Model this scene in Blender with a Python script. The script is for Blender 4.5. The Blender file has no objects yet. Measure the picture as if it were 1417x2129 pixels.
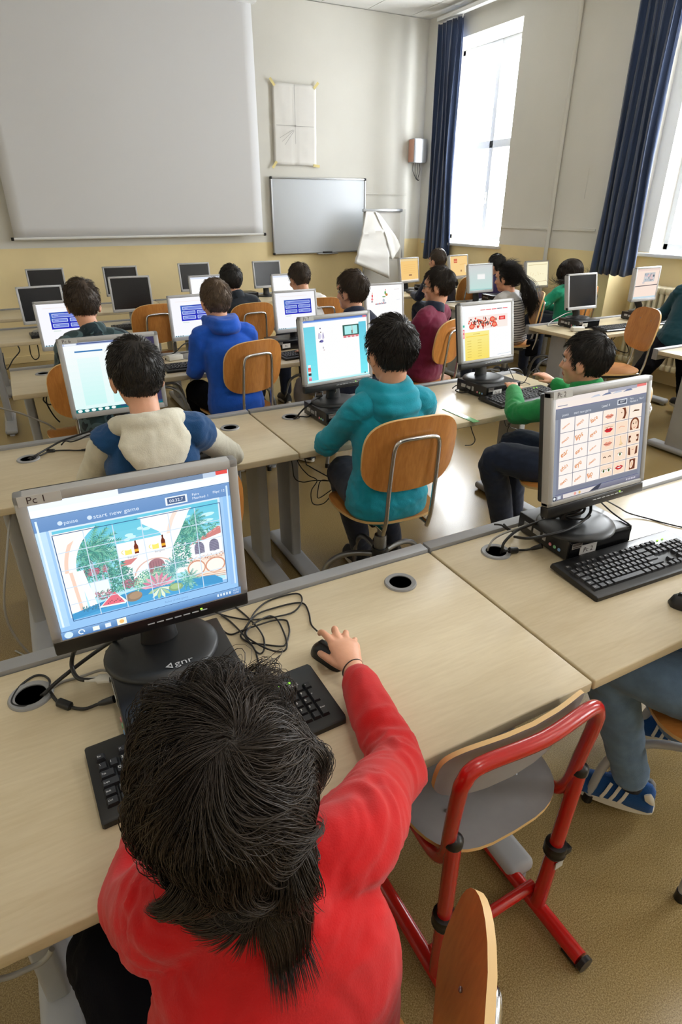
import bpy, bmesh, math, random
import numpy as np
from mathutils import Vector, Matrix, noise, Euler
SC = bpy.context.scene
C = SC.collection
PI = math.pi
R = math.radians
rnd = random.Random(7)
V = Vector

# ------------------------------------------------------------------ helpers
def lin(c):
    return tuple(((x/255/12.92) if x/255 <= .04045 else ((x/255+.055)/1.055)**2.4) for x in c)

class MB:
    def __init__(s):
        s.v = []; s.f = []; s.m = []; s.c = []
    def add(s, vs, fs, m=0, M=None, col=None):
        b = len(s.v)
        if M is not None:
            vs = [M @ V(p) for p in vs]
        s.v.extend([tuple(p) for p in vs])
        s.f.extend([tuple(i+b for i in f) for f in fs])
        s.m.extend([m]*len(fs))
        if col is not None:
            s.c.extend([col]*len(fs))
        return s
    def box(s, c, d, bev=0.0, seg=2, m=0, M=None, taper=None):
        bm = bmesh.new(); bmesh.ops.create_cube(bm, size=1)
        for v in bm.verts:
            k = 1 if (taper is None or v.co.z < 0) else taper
            v.co = V((v.co.x*d[0]*k, v.co.y*d[1]*k, v.co.z*d[2]))
        if bev > 0:
            bmesh.ops.bevel(bm, geom=bm.edges[:]+bm.verts[:], offset=min(bev, min(d)*.49), segments=seg, profile=.5, affect='EDGES')
        bm.verts.index_update()
        vs = [v.co+V(c) for v in bm.verts]; fs = [[v.index for v in f.verts] for f in bm.faces]
        bm.free()
        return s.add(vs, fs, m, M)
    def box2(s, lo, hi, bev=0.0, m=0, M=None, seg=2):
        return s.box([(a+b)/2 for a, b in zip(lo, hi)], [b-a for a, b in zip(lo, hi)], bev, seg, m, M)
    def tube(s, pts, r, n=8, m=0, M=None, caps=True, closed=False, up=None, flat=None, round_caps=False):
        pts = [V(p) for p in pts]; k = len(pts)
        rs = [r]*k if isinstance(r, (int, float)) else list(r)
        if flat is None: fl = [1]*k
        else: fl = [flat]*k if isinstance(flat, (int, float)) else list(flat)
        if round_caps and not closed:
            d0 = (pts[0]-pts[1]).normalized(); d1 = (pts[-1]-pts[-2]).normalized()
            a0, a1 = rs[0], rs[-1]
            f0, f1 = fl[0], fl[-1]
            pts = [pts[0]+d0*a0*.95, pts[0]+d0*a0*.7]+pts+[pts[-1]+d1*a1*.7, pts[-1]+d1*a1*.95]
            rs = [a0*.3, a0*.72]+rs+[a1*.72, a1*.3]; fl = [f0, f0]+fl+[f1, f1]; k = len(pts)
        T = []
        for i in range(k):
            if closed: t = pts[(i+1) % k]-pts[i-1]
            else: t = pts[min(i+1, k-1)]-pts[max(i-1, 0)]
            T.append(t.normalized() if t.length > 1e-9 else V((0, 0, 1)))
        u = V(up) if up else (V((0, 0, 1)) if abs(T[0].z) < .9 else V((1, 0, 0)))
        vs = []
        for i in range(k):
            u = (u-T[i]*u.dot(T[i]))
            if u.length < 1e-6: u = T[i].orthogonal()
            u.normalize(); w = T[i].cross(u)
            for j in range(n):
                a = 2*PI*j/n
                vs.append(pts[i]+u*(math.cos(a)*rs[i]*fl[i])+w*(math.sin(a)*rs[i]))
        fs = []
        for i in range(k if closed else k-1):
            for j in range(n):
                a = i*n+j; b = i*n+(j+1) % n; c = ((i+1) % k)*n+(j+1) % n; d = ((i+1) % k)*n+j
                fs.append((a, b, c, d))
        if caps and not closed:
            fs.append(tuple(range(n-1, -1, -1))); fs.append(tuple((k-1)*n+j for j in range(n)))
        return s.add(vs, fs, m, M)
    def loft(s, rings, m=0, M=None, caps=True):
        n = len(rings[0]); vs = [p for r in rings for p in r]; fs = []
        for i in range(len(rings)-1):
            for j in range(n):
                fs.append((i*n+j, i*n+(j+1) % n, (i+1)*n+(j+1) % n, (i+1)*n+j))
        if caps:
            fs.append(tuple(range(n-1, -1, -1))); fs.append(tuple((len(rings)-1)*n+j for j in range(n)))
        return s.add(vs, fs, m, M)
    def lathe(s, prof, n=24, m=0, M=None, sx=1, sy=1):
        vs = []; fs = []
        for r, z in prof:
            for j in range(n):
                a = 2*PI*j/n; vs.append((r*math.cos(a)*sx, r*math.sin(a)*sy, z))
        k = len(prof)
        for i in range(k-1):
            for j in range(n):
                fs.append((i*n+j, i*n+(j+1) % n, (i+1)*n+(j+1) % n, (i+1)*n+j))
        if prof[0][0] > 1e-6: fs.append(tuple(range(n-1, -1, -1)))
        if prof[-1][0] > 1e-6: fs.append(tuple((k-1)*n+j for j in range(n)))
        return s.add(vs, fs, m, M)
    def ball(s, c, r, n=16, m=0, M=None, rot=None):
        if isinstance(r, (int, float)): r = (r, r, r)
        vs = []; fs = []; h = n//2
        L = rot if rot is not None else Matrix.Identity(3)
        for i in range(h+1):
            t = PI*i/h
            for j in range(n):
                a = 2*PI*j/n
                p = L @ V((r[0]*math.sin(t)*math.cos(a), r[1]*math.sin(t)*math.sin(a), r[2]*math.cos(t)))
                vs.append(p+V(c))
        for i in range(h):
            for j in range(n):
                fs.append((i*n+j, (i+1)*n+j, (i+1)*n+(j+1) % n, i*n+(j+1) % n))
        return s.add(vs, fs, m, M)
    def prism(s, out, z0, z1, m=0, M=None):
        n = len(out)
        vs = [(x, y, z0) for x, y in out]+[(x, y, z1) for x, y in out]
        fs = [tuple(range(n-1, -1, -1)), tuple(range(n, 2*n))]+[(i, (i+1) % n, n+(i+1) % n, n+i) for i in range(n)]
        return s.add(vs, fs, m, M)
    def plate(s, a, b, n, t, fz, m=0, M=None, seg=40, rings=8, edge_m=None, bfun=None):
        """rounded (superellipse) plywood plate with surface z=fz(x,y), thickness t"""
        vs = []; fs = []; mi = []
        for side in (0, 1):
            for i in range(rings+1):
                q = (i/rings)**.8 if i else 0
                for j in range(seg):
                    an = 2*PI*j/seg; ca, sa = math.cos(an), math.sin(an)
                    x = a*q*math.copysign(abs(ca)**(2/n), ca); y = b*q*math.copysign(abs(sa)**(2/n), sa)
                    if bfun: x = bfun(x, y)
                    vs.append((x, y, fz(x, y)-(t if side else 0)))
        o = (rings+1)*seg
        for i in range(rings):
            for j in range(seg):
                A, B, Cc, D = i*seg+j, i*seg+(j+1) % seg, (i+1)*seg+(j+1) % seg, (i+1)*seg+j
                fs.append((A, D, Cc, B)); mi.append(m)
                fs.append((o+A, o+B, o+Cc, o+D)); mi.append(m)
        for j in range(seg):
            A = rings*seg+j; B = rings*seg+(j+1) % seg
            fs.append((A, o+A, o+B, B)); mi.append(m if edge_m is None else edge_m)
        b0 = len(s.v)
        if M is not None: vs = [M @ V(p) for p in vs]
        s.v.extend([tuple(p) for p in vs]); s.f.extend([tuple(i+b0 for i in f) for f in fs]); s.m.extend(mi)
        return s

def mesh_of(mb, name='m'):
    me = bpy.data.meshes.new(name); me.from_pydata(mb.v, [], mb.f)
    me.polygons.foreach_set('material_index', mb.m)
    if len(mb.c) == len(mb.f) and mb.c:
        at = me.color_attributes.new('Col', 'FLOAT_COLOR', 'CORNER')
        buf = np.empty((len(me.loops), 4), np.float32); buf[:, 3] = 1; k = 0
        for f, c in zip(mb.f, mb.c):
            buf[k:k+len(f), :3] = c; k += len(f)
        at.data.foreach_set('color', buf.ravel())
    return me

def link(name, me, mats, parent=None, smooth=35, loc=None, rot=None):
    for m in (mats if isinstance(mats, (list, tuple)) else [mats]): me.materials.append(m)
    if smooth:
        me.polygons.foreach_set('use_smooth', [True]*len(me.polygons))
        if smooth < 180: me.set_sharp_from_angle(angle=R(smooth))
    me.update()
    o = bpy.data.objects.new(name, me); C.objects.link(o)
    if parent: o.parent = parent
    if loc: o.location = loc
    if rot: o.rotation_euler = rot
    return o

def obj(name, mb, mats, parent=None, smooth=35, loc=None, rot=None):
    return link(name, mesh_of(mb, name), mats, parent, smooth, loc, rot)

GR = {'chair': 'swivel chairs', 'monitor': 'computer monitors', 'keyboard': 'black keyboards', 'computer': 'small black desktop computers', 'desk': 'maple desks', 'cable': 'computer cables', 'person': 'pupils', 'curtain': 'blue curtains', 'mouse': 'computer mice', 'fill_lamp': 'added ceiling lights'}
def tag(o, label=None, cat=None, group=None, kind=None):
    if label: o['label'] = label
    if cat: o['category'] = cat
    if group or cat in GR: o['group'] = group or GR[cat]
    if kind: o['kind'] = kind
    return o

def thing(name, label, cat, loc=(0, 0, 0), rz=0, group=None):
    o = bpy.data.objects.new(name, None); C.objects.link(o)
    o.location = loc; o.rotation_euler = (0, 0, rz); o.empty_display_size = .1
    return tag(o, label, cat, group)

def dup(root, loc, rz, label, group=None):
    r = root.copy(); C.objects.link(r); r.location = loc; r.rotation_euler = (0, 0, rz); tag(r, label, None, group)
    for ch in list(root.children):
        c = ch.copy(); C.objects.link(c); c.parent = r
        for g in list(ch.children):
            d = g.copy(); C.objects.link(d); d.parent = c
    return r

def np_mesh(verts, quads, name='m'):
    me = bpy.data.meshes.new(name); nv = len(verts); nf = len(quads); k = quads.shape[1]
    me.vertices.add(nv); me.vertices.foreach_set('co', np.asarray(verts, np.float32).ravel())
    me.loops.add(nf*k); me.loops.foreach_set('vertex_index', np.asarray(quads, np.int32).ravel())
    me.polygons.add(nf); me.polygons.foreach_set('loop_start', np.arange(0, nf*k, k, dtype=np.int32))
    me.update(calc_edges=True); me.validate()
    return me

def catmull(pts, k=6, closed=False):
    P = [V(p) for p in pts]; n = len(P); out = []
    rng = range(n if closed else n-1)
    for i in rng:
        if closed: a, b, c, d = P[i-1], P[i], P[(i+1) % n], P[(i+2) % n]
        else: a, b, c, d = P[max(i-1, 0)], P[i], P[i+1], P[min(i+2, n-1)]
        for j in range(k):
            t = j/k
            out.append(.5*((2*b)+(c-a)*t+(2*a-5*b+4*c-d)*t*t+(3*b-a-3*c+d)*t**3))
    if not closed: out.append(P[-1])
    return out

def voxel(mb, size, it=3, name='vx', fac=.5):
    me = mesh_of(mb, name); o = bpy.data.objects.new(name, me); C.objects.link(o)
    a = o.modifiers.new('r', 'REMESH'); a.mode = 'VOXEL'; a.voxel_size = size; a.adaptivity = 0
    if it:
        b = o.modifiers.new('s', 'SMOOTH'); b.iterations = it; b.factor = fac
    dg = bpy.context.evaluated_depsgraph_get()
    m2 = bpy.data.meshes.new_from_object(o.evaluated_get(dg))
    bpy.data.objects.remove(o); bpy.data.meshes.remove(me)
    m2.name = name; m2.materials.clear()
    return m2

def wrinkle(me, amp, freq, seed=0, focus=None, stretch=(1, 1, 1)):
    """cloth folds: ridged noise along the normals, stronger near joints"""
    n = len(me.vertices); co = np.empty(n*3, np.float32); me.vertices.foreach_get('co', co); co = co.reshape(-1, 3)
    no = np.empty(n*3, np.float32); me.vertices.foreach_get('normal', no); no = no.reshape(-1, 3)
    d = np.empty(n, np.float32); off = V((seed*3.1, seed*1.7, seed*.9))
    for i in range(n):
        p = V((co[i][0]*stretch[0], co[i][1]*stretch[1], co[i][2]*stretch[2]))*freq+off
        q = p+noise.noise_vector(p*.5)*1.2
        d[i] = noise.noise(q)*.7+(1-abs(noise.noise(q*1.7))*2)*.35
    w = np.full(n, .45, np.float32)
    if focus:
        for f, rad in focus:
            w += 1.5*np.exp(-((co-np.array(f, np.float32))**2).sum(1)/(rad*rad))
    co = co+no*(d*amp*w)[:, None]
    me.vertices.foreach_set('co', co.ravel()); me.update()

_tc = {}
def text_geo(t, bold=False):
    if t in _tc: return _tc[t]
    cu = bpy.data.curves.new('t', 'FONT'); cu.body = t; cu.size = 1; cu.resolution_u = 3
    o = bpy.data.objects.new('t', cu); C.objects.link(o)
    dg = bpy.context.evaluated_depsgraph_get(); dg.update()
    me = o.evaluated_get(dg).to_mesh()
    vs = [tuple(v.co) for v in me.vertices]; fs = [tuple(p.vertices) for p in me.polygons]
    o.evaluated_get(dg).to_mesh_clear(); bpy.data.objects.remove(o); bpy.data.curves.remove(cu)
    if vs:
        x0 = min(v[0] for v in vs); x1 = max(v[0] for v in vs)
    else: x0 = x1 = 0
    _tc[t] = (vs, fs, x0, x1)
    return _tc[t]

def add_text(mb, t, x, y, h, M, m=0, z=0, align='l', col=None, sx=1.0, rot=0):
    vs, fs, x0, x1 = text_geo(t); s = h/.7
    w = (x1-x0)*s*sx; ox = x-(w/2 if align == 'c' else (w if align == 'r' else 0))
    out = []; cr, sr = math.cos(rot), math.sin(rot)
    for v in vs:
        px = ox+(v[0]-x0)*s*sx; py = y+v[1]*s
        if rot:
            dx, dy = px-x, py-y; px, py = x+dx*cr-dy*sr, y+dx*sr+dy*cr
        out.append((px, py, z))
    mb.add(out, fs, m, M, col)
    return w

# ------------------------------------------------------------------ materials
def pm(name, col, rough=.5, metal=0, spec=.5, bump=None, vary=None, coat=0, sheen=0, lin_=False):
    """principled material; bump=(scale,strength,stretch), vary=(scale,amount,stretch)"""
    m = bpy.data.materials.new(name); m.use_nodes = True; nt = m.node_tree; b = nt.nodes['Principled BSDF']
    c = col if lin_ else lin(col)
    b.inputs['Base Color'].default_value = (*c, 1); b.inputs['Roughness'].default_value = rough
    b.inputs['Metallic'].default_value = metal; b.inputs['Specular IOR Level'].default_value = spec
    if coat: b.inputs['Coat Weight'].default_value = coat; b.inputs['Coat Roughness'].default_value = .15
    if sheen: b.inputs['Sheen Weight'].default_value = sheen; b.inputs['Sheen Roughness'].default_value = .6
    def tex(scale, st, detail=4):
        tc = nt.nodes.new('ShaderNodeTexCoord'); mp = nt.nodes.new('ShaderNodeMapping')
        mp.inputs['Scale'].default_value = st; nt.links.new(tc.outputs['Object'], mp.inputs['Vector'])
        n = nt.nodes.new('ShaderNodeTexNoise'); n.inputs['Scale'].default_value = scale; n.inputs['Detail'].default_value = detail
        nt.links.new(mp.outputs[0], n.inputs['Vector']); return n
    if vary:
        n = tex(vary[0], vary[2] if len(vary) > 2 else (1, 1, 1))
        r = nt.nodes.new('ShaderNodeValToRGB'); a = vary[1]
        r.color_ramp.elements[0].position = .3; r.color_ramp.elements[1].position = .7
        r.color_ramp.elements[0].color = (*[x*(1-a) for x in c], 1); r.color_ramp.elements[1].color = (*[min(1, x*(1+a)) for x in c], 1)
        nt.links.new(n.outputs['Fac'], r.inputs[0]); nt.links.new(r.outputs[0], b.inputs['Base Color'])
    if bump:
        n = tex(bump[0], bump[2] if len(bump) > 2 else (1, 1, 1))
        bp = nt.nodes.new('ShaderNodeBump'); bp.inputs['Strength'].default_value = bump[1]; bp.inputs['Distance'].default_value = .01
        nt.links.new(n.outputs['Fac'], bp.inputs['Height']); nt.links.new(bp.outputs[0], b.inputs['Normal'])
    return m

def speckle(name, c1, c2, c3, scale, rough, bump=0):
    m = bpy.data.materials.new(name); m.use_nodes = True; nt = m.node_tree; b = nt.nodes['Principled BSDF']
    tc = nt.nodes.new('ShaderNodeTexCoord')
    n = nt.nodes.new('ShaderNodeTexNoise'); n.inputs['Scale'].default_value = scale; n.inputs['Detail'].default_value = 3
    n2 = nt.nodes.new('ShaderNodeTexNoise'); n2.inputs['Scale'].default_value = 1.3; n2.inputs['Detail'].default_value = 3
    nt.links.new(tc.outputs['Object'], n.inputs['Vector']); nt.links.new(tc.outputs['Object'], n2.inputs['Vector'])
    r = nt.nodes.new('ShaderNodeValToRGB'); e = r.color_ramp.elements
    e[0].position = .36; e[0].color = (*lin(c2), 1); e[1].position = .5; e[1].color = (*lin(c1), 1)
    x = e.new(.66); x.color = (*lin(c3), 1)
    nt.links.new(n.outputs['Fac'], r.inputs[0])
    mx = nt.nodes.new('ShaderNodeMixRGB'); mx.blend_type = 'MULTIPLY'; mx.inputs[0].default_value = .25
    nt.links.new(r.outputs[0], mx.inputs[1]); nt.links.new(n2.outputs['Fac'], mx.inputs[2])
    nt.links.new(mx.outputs[0], b.inputs['Base Color']); b.inputs['Roughness'].default_value = rough
    b.inputs['Specular IOR Level'].default_value = .5
    rr = nt.nodes.new('ShaderNodeMapRange'); rr.inputs['To Min'].default_value = rough-.06; rr.inputs['To Max'].default_value = rough+.1
    nt.links.new(n2.outputs['Fac'], rr.inputs[0]); nt.links.new(rr.outputs[0], b.inputs['Roughness'])
    return m

def wood(name, c1, c2, axis='X', scale=3, rough=.35, coat=0, spec=.5):
    m = bpy.data.materials.new(name); m.use_nodes = True; nt = m.node_tree; b = nt.nodes['Principled BSDF']
    tc = nt.nodes.new('ShaderNodeTexCoord'); mp = nt.nodes.new('ShaderNodeMapping')
    st = {'X': (.12, 1, 1), 'Y': (1, .12, 1), 'Z': (1, 1, .12)}[axis]
    mp.inputs['Scale'].default_value = st; nt.links.new(tc.outputs['Object'], mp.inputs['Vector'])
    a = nt.nodes.new('ShaderNodeTexNoise'); a.inputs['Scale'].default_value = scale*6; a.inputs['Detail'].default_value = 7; a.inputs['Distortion'].default_value = .6
    f = nt.nodes.new('ShaderNodeTexNoise'); f.inputs['Scale'].default_value = scale*60; f.inputs['Detail'].default_value = 3
    nt.links.new(mp.outputs[0], a.inputs['Vector']); nt.links.new(mp.outputs[0], f.inputs['Vector'])
    mm = nt.nodes.new('ShaderNodeMath'); mm.operation = 'MULTIPLY_ADD'; mm.inputs[1].default_value = .45
    nt.links.new(f.outputs['Fac'], mm.inputs[0]); 
    ms = nt.nodes.new('ShaderNodeMath'); ms.operation = 'MULTIPLY'; ms.inputs[1].default_value = .6
    nt.links.new(a.outputs['Fac'], ms.inputs[0]); nt.links.new(ms.outputs[0], mm.inputs[2])
    r = nt.nodes.new('ShaderNodeValToRGB'); e = r.color_ramp.elements
    e[0].position = .36; e[0].color = (*lin(c2), 1); e[1].position = .68; e[1].color = (*lin(c1), 1)
    nt.links.new(mm.outputs[0], r.inputs[0]); nt.links.new(r.outputs[0], b.inputs['Base Color'])
    b.inputs['Roughness'].default_value = rough; b.inputs['Specular IOR Level'].default_value = spec
    if coat: b.inputs['Coat Weight'].default_value = coat; b.inputs['Coat Roughness'].default_value = .2
    return m

def emis(name, strength=1.0, col=None):
    m = bpy.data.materials.new(name); m.use_nodes = True; nt = m.node_tree; nt.nodes.clear()
    o = nt.nodes.new('ShaderNodeOutputMaterial'); e = nt.nodes.new('ShaderNodeEmission'); e.inputs['Strength'].default_value = strength
    if col: e.inputs['Color'].default_value = (*lin(col), 1)
    else:
        a = nt.nodes.new('ShaderNodeVertexColor'); a.layer_name = 'Col'; nt.links.new(a.outputs[0], e.inputs['Color'])
    nt.links.new(e.outputs[0], o.inputs[0])
    m.cycles.emission_sampling = 'NONE'
    return m

MT = {}
MT['wall'] = pm('plaster_white', (221, 219, 212), .9, spec=.2, bump=(9, .04), vary=(1.6, .03))
MT['wains'] = pm('wainscot_yellow', (238, 219, 170), .6, spec=.35, bump=(9, .04), vary=(2.5, .05))
MT['ceil'] = pm('ceiling_tile', (225, 224, 220), .95, spec=.1, bump=(120, .1))
MT['floor'] = speckle('linoleum', (148, 126, 82), (122, 100, 60), (174, 152, 108), 330, .2)
MT['maple'] = wood('maple_laminate', (210, 196, 166), (196, 180, 148), 'X', 2.2, .3, 0, .5)
MT['maple_edge'] = pm('maple_edge', (196, 172, 128), .45)
MT['grey_metal'] = pm('grey_metal', (150, 151, 153), .45, .3, vary=(6, .05))
MT['leg_grey'] = pm('leg_grey_paint', (164, 166, 170), .5, vary=(8, .06))
MT['beech'] = wood('beech_ply', (203, 139, 72), (172, 108, 50), 'Z', 2.0, .3, .15)
MT['beech_seat'] = wood('beech_seat_ply', (203, 139, 72), (172, 108, 50), 'Y', 2.0, .3, .15)
MT['ply_edge'] = pm('ply_edge', (214, 178, 122), .5)
MT['chrome'] = pm('chrome', (205, 205, 208), .16, 1)
MT['steel'] = pm('brushed_steel', (140, 142, 146), .35, .9)
MT['dark_pl'] = pm('dark_plastic', (26, 27, 29), .42)
MT['black_pl'] = pm('black_plastic', (17, 17, 19), .35)
MT['black_gloss'] = pm('black_gloss', (14, 14, 16), .18)
MT['case'] = pm('case_black', (24, 24, 26), .33, vary=(5, .1))
MT['silver'] = pm('silver_plastic', (172, 172, 172), .42, .15)
MT['silver_l'] = pm('silver_light', (190, 191, 194), .4, .1)
MT['beige_pl'] = pm('beige_plastic', (196, 192, 180), .5)
MT['key'] = pm('key_black', (30, 30, 33), .5)
MT['legend'] = pm('legend_white', (215, 215, 215), .6)
MT['label'] = pm('label_white', (216, 214, 210), .6)
MT['label_t'] = pm('label_tape', (185, 185, 182), .35)
MT['ink'] = pm('ink_dark', (58, 40, 40), .7)
MT['red'] = pm('red_enamel', (178, 22, 18), .25, coat=.4)
MT['greylam'] = pm('grey_laminate', (146, 146, 150), .42, vary=(30, .04))
MT['curtain'] = pm('curtain_blue', (29, 50, 86), .85, sheen=.3, bump=(220, .15), vary=(3, .1))
MT['white_pl'] = pm('white_plastic', (226, 226, 224), .4)
MT['white_en'] = pm('white_enamel', (228, 228, 224), .35)
MT['paper'] = pm('paper_white', (226, 224, 220), .85, spec=.2, bump=(7, .1))
MT['screenfab'] = pm('projection_fabric', (216, 216, 218), .85, spec=.15)
MT['board'] = pm('whiteboard_gloss', (212, 218, 226), .38)
MT['alu'] = pm('aluminium', (178, 180, 184), .35, .8)
MT['tape'] = pm('yellow_tape', (222, 206, 140), .6)
MT['line_g'] = pm('line_grey', (150, 148, 146), .8)
MT['rad'] = pm('radiator_cream', (216, 206, 178), .4)
MT['cable'] = pm('cable_black', (20, 20, 21), .45)
MT['cable_g'] = pm('cable_grey', (150, 148, 142), .5)
MT['skin'] = pm('skin', (214, 158, 128), .5, vary=(22, .05), bump=(120, .05))
MT['skin2'] = pm('skin_tan', (190, 134, 104), .5, vary=(22, .05))
for k_ in ('skin', 'skin2'):
    b_ = MT[k_].node_tree.nodes['Principled BSDF']; b_.inputs['Subsurface Weight'].default_value = .08
    b_.inputs['Subsurface Radius'].default_value = (.01, .004, .002)
MT['eye'] = pm('eye_white', (196, 190, 184), .3); MT['iris'] = pm('iris_dark', (40, 28, 20), .15)
MT['lip'] = pm('lip', (180, 100, 90), .45)
MT['nail'] = pm('nail', (224, 176, 156), .3)
def hairmat(n, c): return pm(n, c, .46, spec=.4, lin_=True, vary=(40, .25))
MT['hair'] = hairmat('hair_dark_brown', (.027, .018, .0125))
MT['hair_b'] = hairmat('hair_black', (.016, .0125, .0105))
MT['hair_m'] = hairmat('hair_brown', (.05, .032, .02))
MT['hair_l'] = hairmat('hair_light_brown', (.12, .08, .05))
def cloth(n, c, s=260, b=.18, vary=None): return pm(n, c, .85, spec=.15, sheen=.15, bump=(s, b), vary=vary or (30, .06))
MT['red_cl'] = cloth('red_jersey', (184, 10, 14), 420, .12)
MT['teal_cl'] = cloth('teal_fleece', (14, 142, 164)); MT['blue_cl'] = cloth('royal_blue_cotton', (24, 84, 190))
MT['navy_cl'] = cloth('navy_fleece', (20, 66, 112)); MT['cream_cl'] = cloth('cream_cotton', (208, 204, 188))
MT['green_cl'] = cloth('green_knit', (30, 140, 72)); MT['maroon_cl'] = cloth('maroon_wool', (112, 26, 58))
MT['dnavy_cl'] = cloth('dark_navy', (30, 36, 56)); MT['white_cl'] = cloth('white_cotton', (226, 226, 226))
MT['mint_cl'] = cloth('sea_green', (30, 148, 112)); MT['dteal_cl'] = cloth('dark_teal', (16, 62, 74))
MT['jeans'] = cloth('blue_denim', (98, 124, 154), 500, .25, (25, .18)); MT['djeans'] = cloth('dark_denim', (30, 38, 58), 500, .25, (25, .2))
MT['blackp'] = pm('black_trousers', (10, 10, 16), .9, spec=.1, bump=(260, .15)); MT['greyp'] = cloth('grey_trousers', (138, 130, 122))
MT['purple_cl'] = cloth('violet_check', (70, 60, 104)); MT['jacket_cl'] = cloth('dark_jacket', (34, 40, 48))
MT['yellow_cl'] = cloth('olive_yellow', (176, 170, 70))
MT['shoe_blue'] = cloth('blue_suede', (22, 72, 132), 300, .2); MT['shoe_black'] = pm('shoe_black', (24, 25, 28), .6)
MT['rubber_w'] = pm('rubber_white', (214, 210, 200), .6); MT['sock'] = cloth('black_sock', (20, 18, 24))
MT['led'] = emis('led_green', 2.5, (150, 255, 60)); MT['pic'] = emis('screen_light', 1.0)
MT['screen_off'] = pm('screen_off', (24, 25, 30), .22)
MT['plasticgreen'] = pm('green_acrylic', (110, 176, 120), .2)
MT['plug_w'] = pm('plug_white', (208, 206, 198), .5)
MT['frame_w'] = pm('window_frame_white', (214, 216, 218), .45)
MT['orange_pl'] = pm('orange_red', (206, 158, 138), .5)
def camo():
    m = cloth('camouflage', (50, 66, 74)); nt = m.node_tree; b = nt.nodes['Principled BSDF']
    tc = nt.nodes.new('ShaderNodeTexCoord'); n = nt.nodes.new('ShaderNodeTexNoise'); n.inputs['Scale'].default_value = 14; n.inputs['Detail'].default_value = 1
    r = nt.nodes.new('ShaderNodeValToRGB'); r.color_ramp.interpolation = 'CONSTANT'; e = r.color_ramp.elements
    e[0].position = 0; e[0].color = (*lin((34, 48, 56)), 1); e[1].position = .47; e[1].color = (*lin((76, 98, 104)), 1)
    x = e.new(.58); x.color = (*lin((46, 66, 70)), 1); x = e.new(.4); x.color = (*lin((22, 40, 50)), 1)
    nt.links.new(tc.outputs['Object'], n.inputs['Vector']); nt.links.new(n.outputs['Fac'], r.inputs[0]); nt.links.new(r.outputs[0], b.inputs['Base Color'])
    return m
MT['camo'] = camo()
def stripes():
    m = cloth('striped_jersey', (170, 168, 166)); nt = m.node_tree; b = nt.nodes['Principled BSDF']
    tc = nt.nodes.new('ShaderNodeTexCoord'); w = nt.nodes.new('ShaderNodeTexWave'); w.bands_direction = 'Z'; w.inputs['Scale'].default_value = 16
    sx = nt.nodes.new('ShaderNodeSeparateXYZ'); nt.links.new(tc.outputs['Object'], sx.inputs[0])
    r = nt.nodes.new('ShaderNodeValToRGB'); r.color_ramp.interpolation = 'CONSTANT'; e = r.color_ramp.elements
    e[0].color = (*lin((178, 176, 174)), 1); e[1].position = .68; e[1].color = (*lin((60, 58, 62)), 1)
    lt = nt.nodes.new('ShaderNodeMath'); lt.operation = 'LESS_THAN'; lt.inputs[1].default_value = .91
    nt.links.new(sx.outputs[2], lt.inputs[0])
    mu = nt.nodes.new('ShaderNodeMath'); mu.operation = 'MULTIPLY'
    nt.links.new(tc.outputs['Object'], w.inputs['Vector']); nt.links.new(w.outputs['Fac'], mu.inputs[0]); nt.links.new(lt.outputs[0], mu.inputs[1])
    nt.links.new(mu.outputs[0], r.inputs[0]); nt.links.new(r.outputs[0], b.inputs['Base Color'])
    return m
MT['stripes'] = stripes()
def glassmat():
    m = bpy.data.materials.new('window_glass'); m.use_nodes = True; nt = m.node_tree; nt.nodes.clear()
    o = nt.nodes.new('ShaderNodeOutputMaterial'); mx = nt.nodes.new('ShaderNodeMixShader'); t = nt.nodes.new('ShaderNodeBsdfTransparent'); g = nt.nodes.new('ShaderNodeBsdfGlossy')
    g.inputs['Roughness'].default_value = .03; mx.inputs[0].default_value = .06
    nt.links.new(t.outputs[0], mx.inputs[1]); nt.links.new(g.outputs[0], mx.inputs[2]); nt.links.new(mx.outputs[0], o.inputs[0])
    return m
MT['glass'] = glassmat()
# ------------------------------------------------------------------ room shell
YW, XW, ZC, ZD = 7.9, 5.4, 3.73, 1.22
def struct(name, mb, mats, smooth=0, parent=None):
    o = obj(name, mb, mats, parent, smooth)
    if parent is None: tag(o, kind='structure')
    return o
struct('floor', MB().box2((-3, -3.6, -.1), (6.3, 8.1, 0)), MT['floor'])
def wseg(mb, x0, x1, y0, y1, z0, z1):
    if z0 < ZD < z1:
        mb.box2((x0, y0, z0), (x1, y1, ZD), m=1); mb.box2((x0, y0, ZD), (x1, y1, z1), m=0)
    else: mb.box2((x0, y0, z0), (x1, y1, z1), m=1 if z1 <= ZD else 0)
w2 = [MT['wall'], MT['wains']]
mb = MB(); wseg(mb, -3.2, 6.0, YW, YW+.2, 0, ZC); struct('wall_front', mb, w2)
mb = MB(); wseg(mb, -3.2, -3, -3.6, YW, 0, ZC); struct('wall_left', mb, w2)
mb = MB(); wseg(mb, -3, 6.0, -3.8, -3.6, 0, ZC); struct('wall_back', mb, w2)
mb = MB()
wseg(mb, XW, 6.0, 7.73, YW, 0, ZC); wseg(mb, XW, 5.62, 7.57, 7.73, 1.19, 3.42); wseg(mb, XW, 6.0, 6.15, 7.73, 0, 1.19); wseg(mb, XW, 6.0, 6.15, 7.73, 3.42, ZC)  # short piece behind the far curtain is added to block light leaking onto wall_front
wseg(mb, XW, 6.0, 4.45, 6.15, 0, ZC); wseg(mb, XW, 6.0, 1.15, 2.75, 0, ZC); wseg(mb, XW, 6.0, -2.15, -.55, 0, ZC); wseg(mb, XW, 6.0, -3.6, -3.5, 0, ZC)
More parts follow.
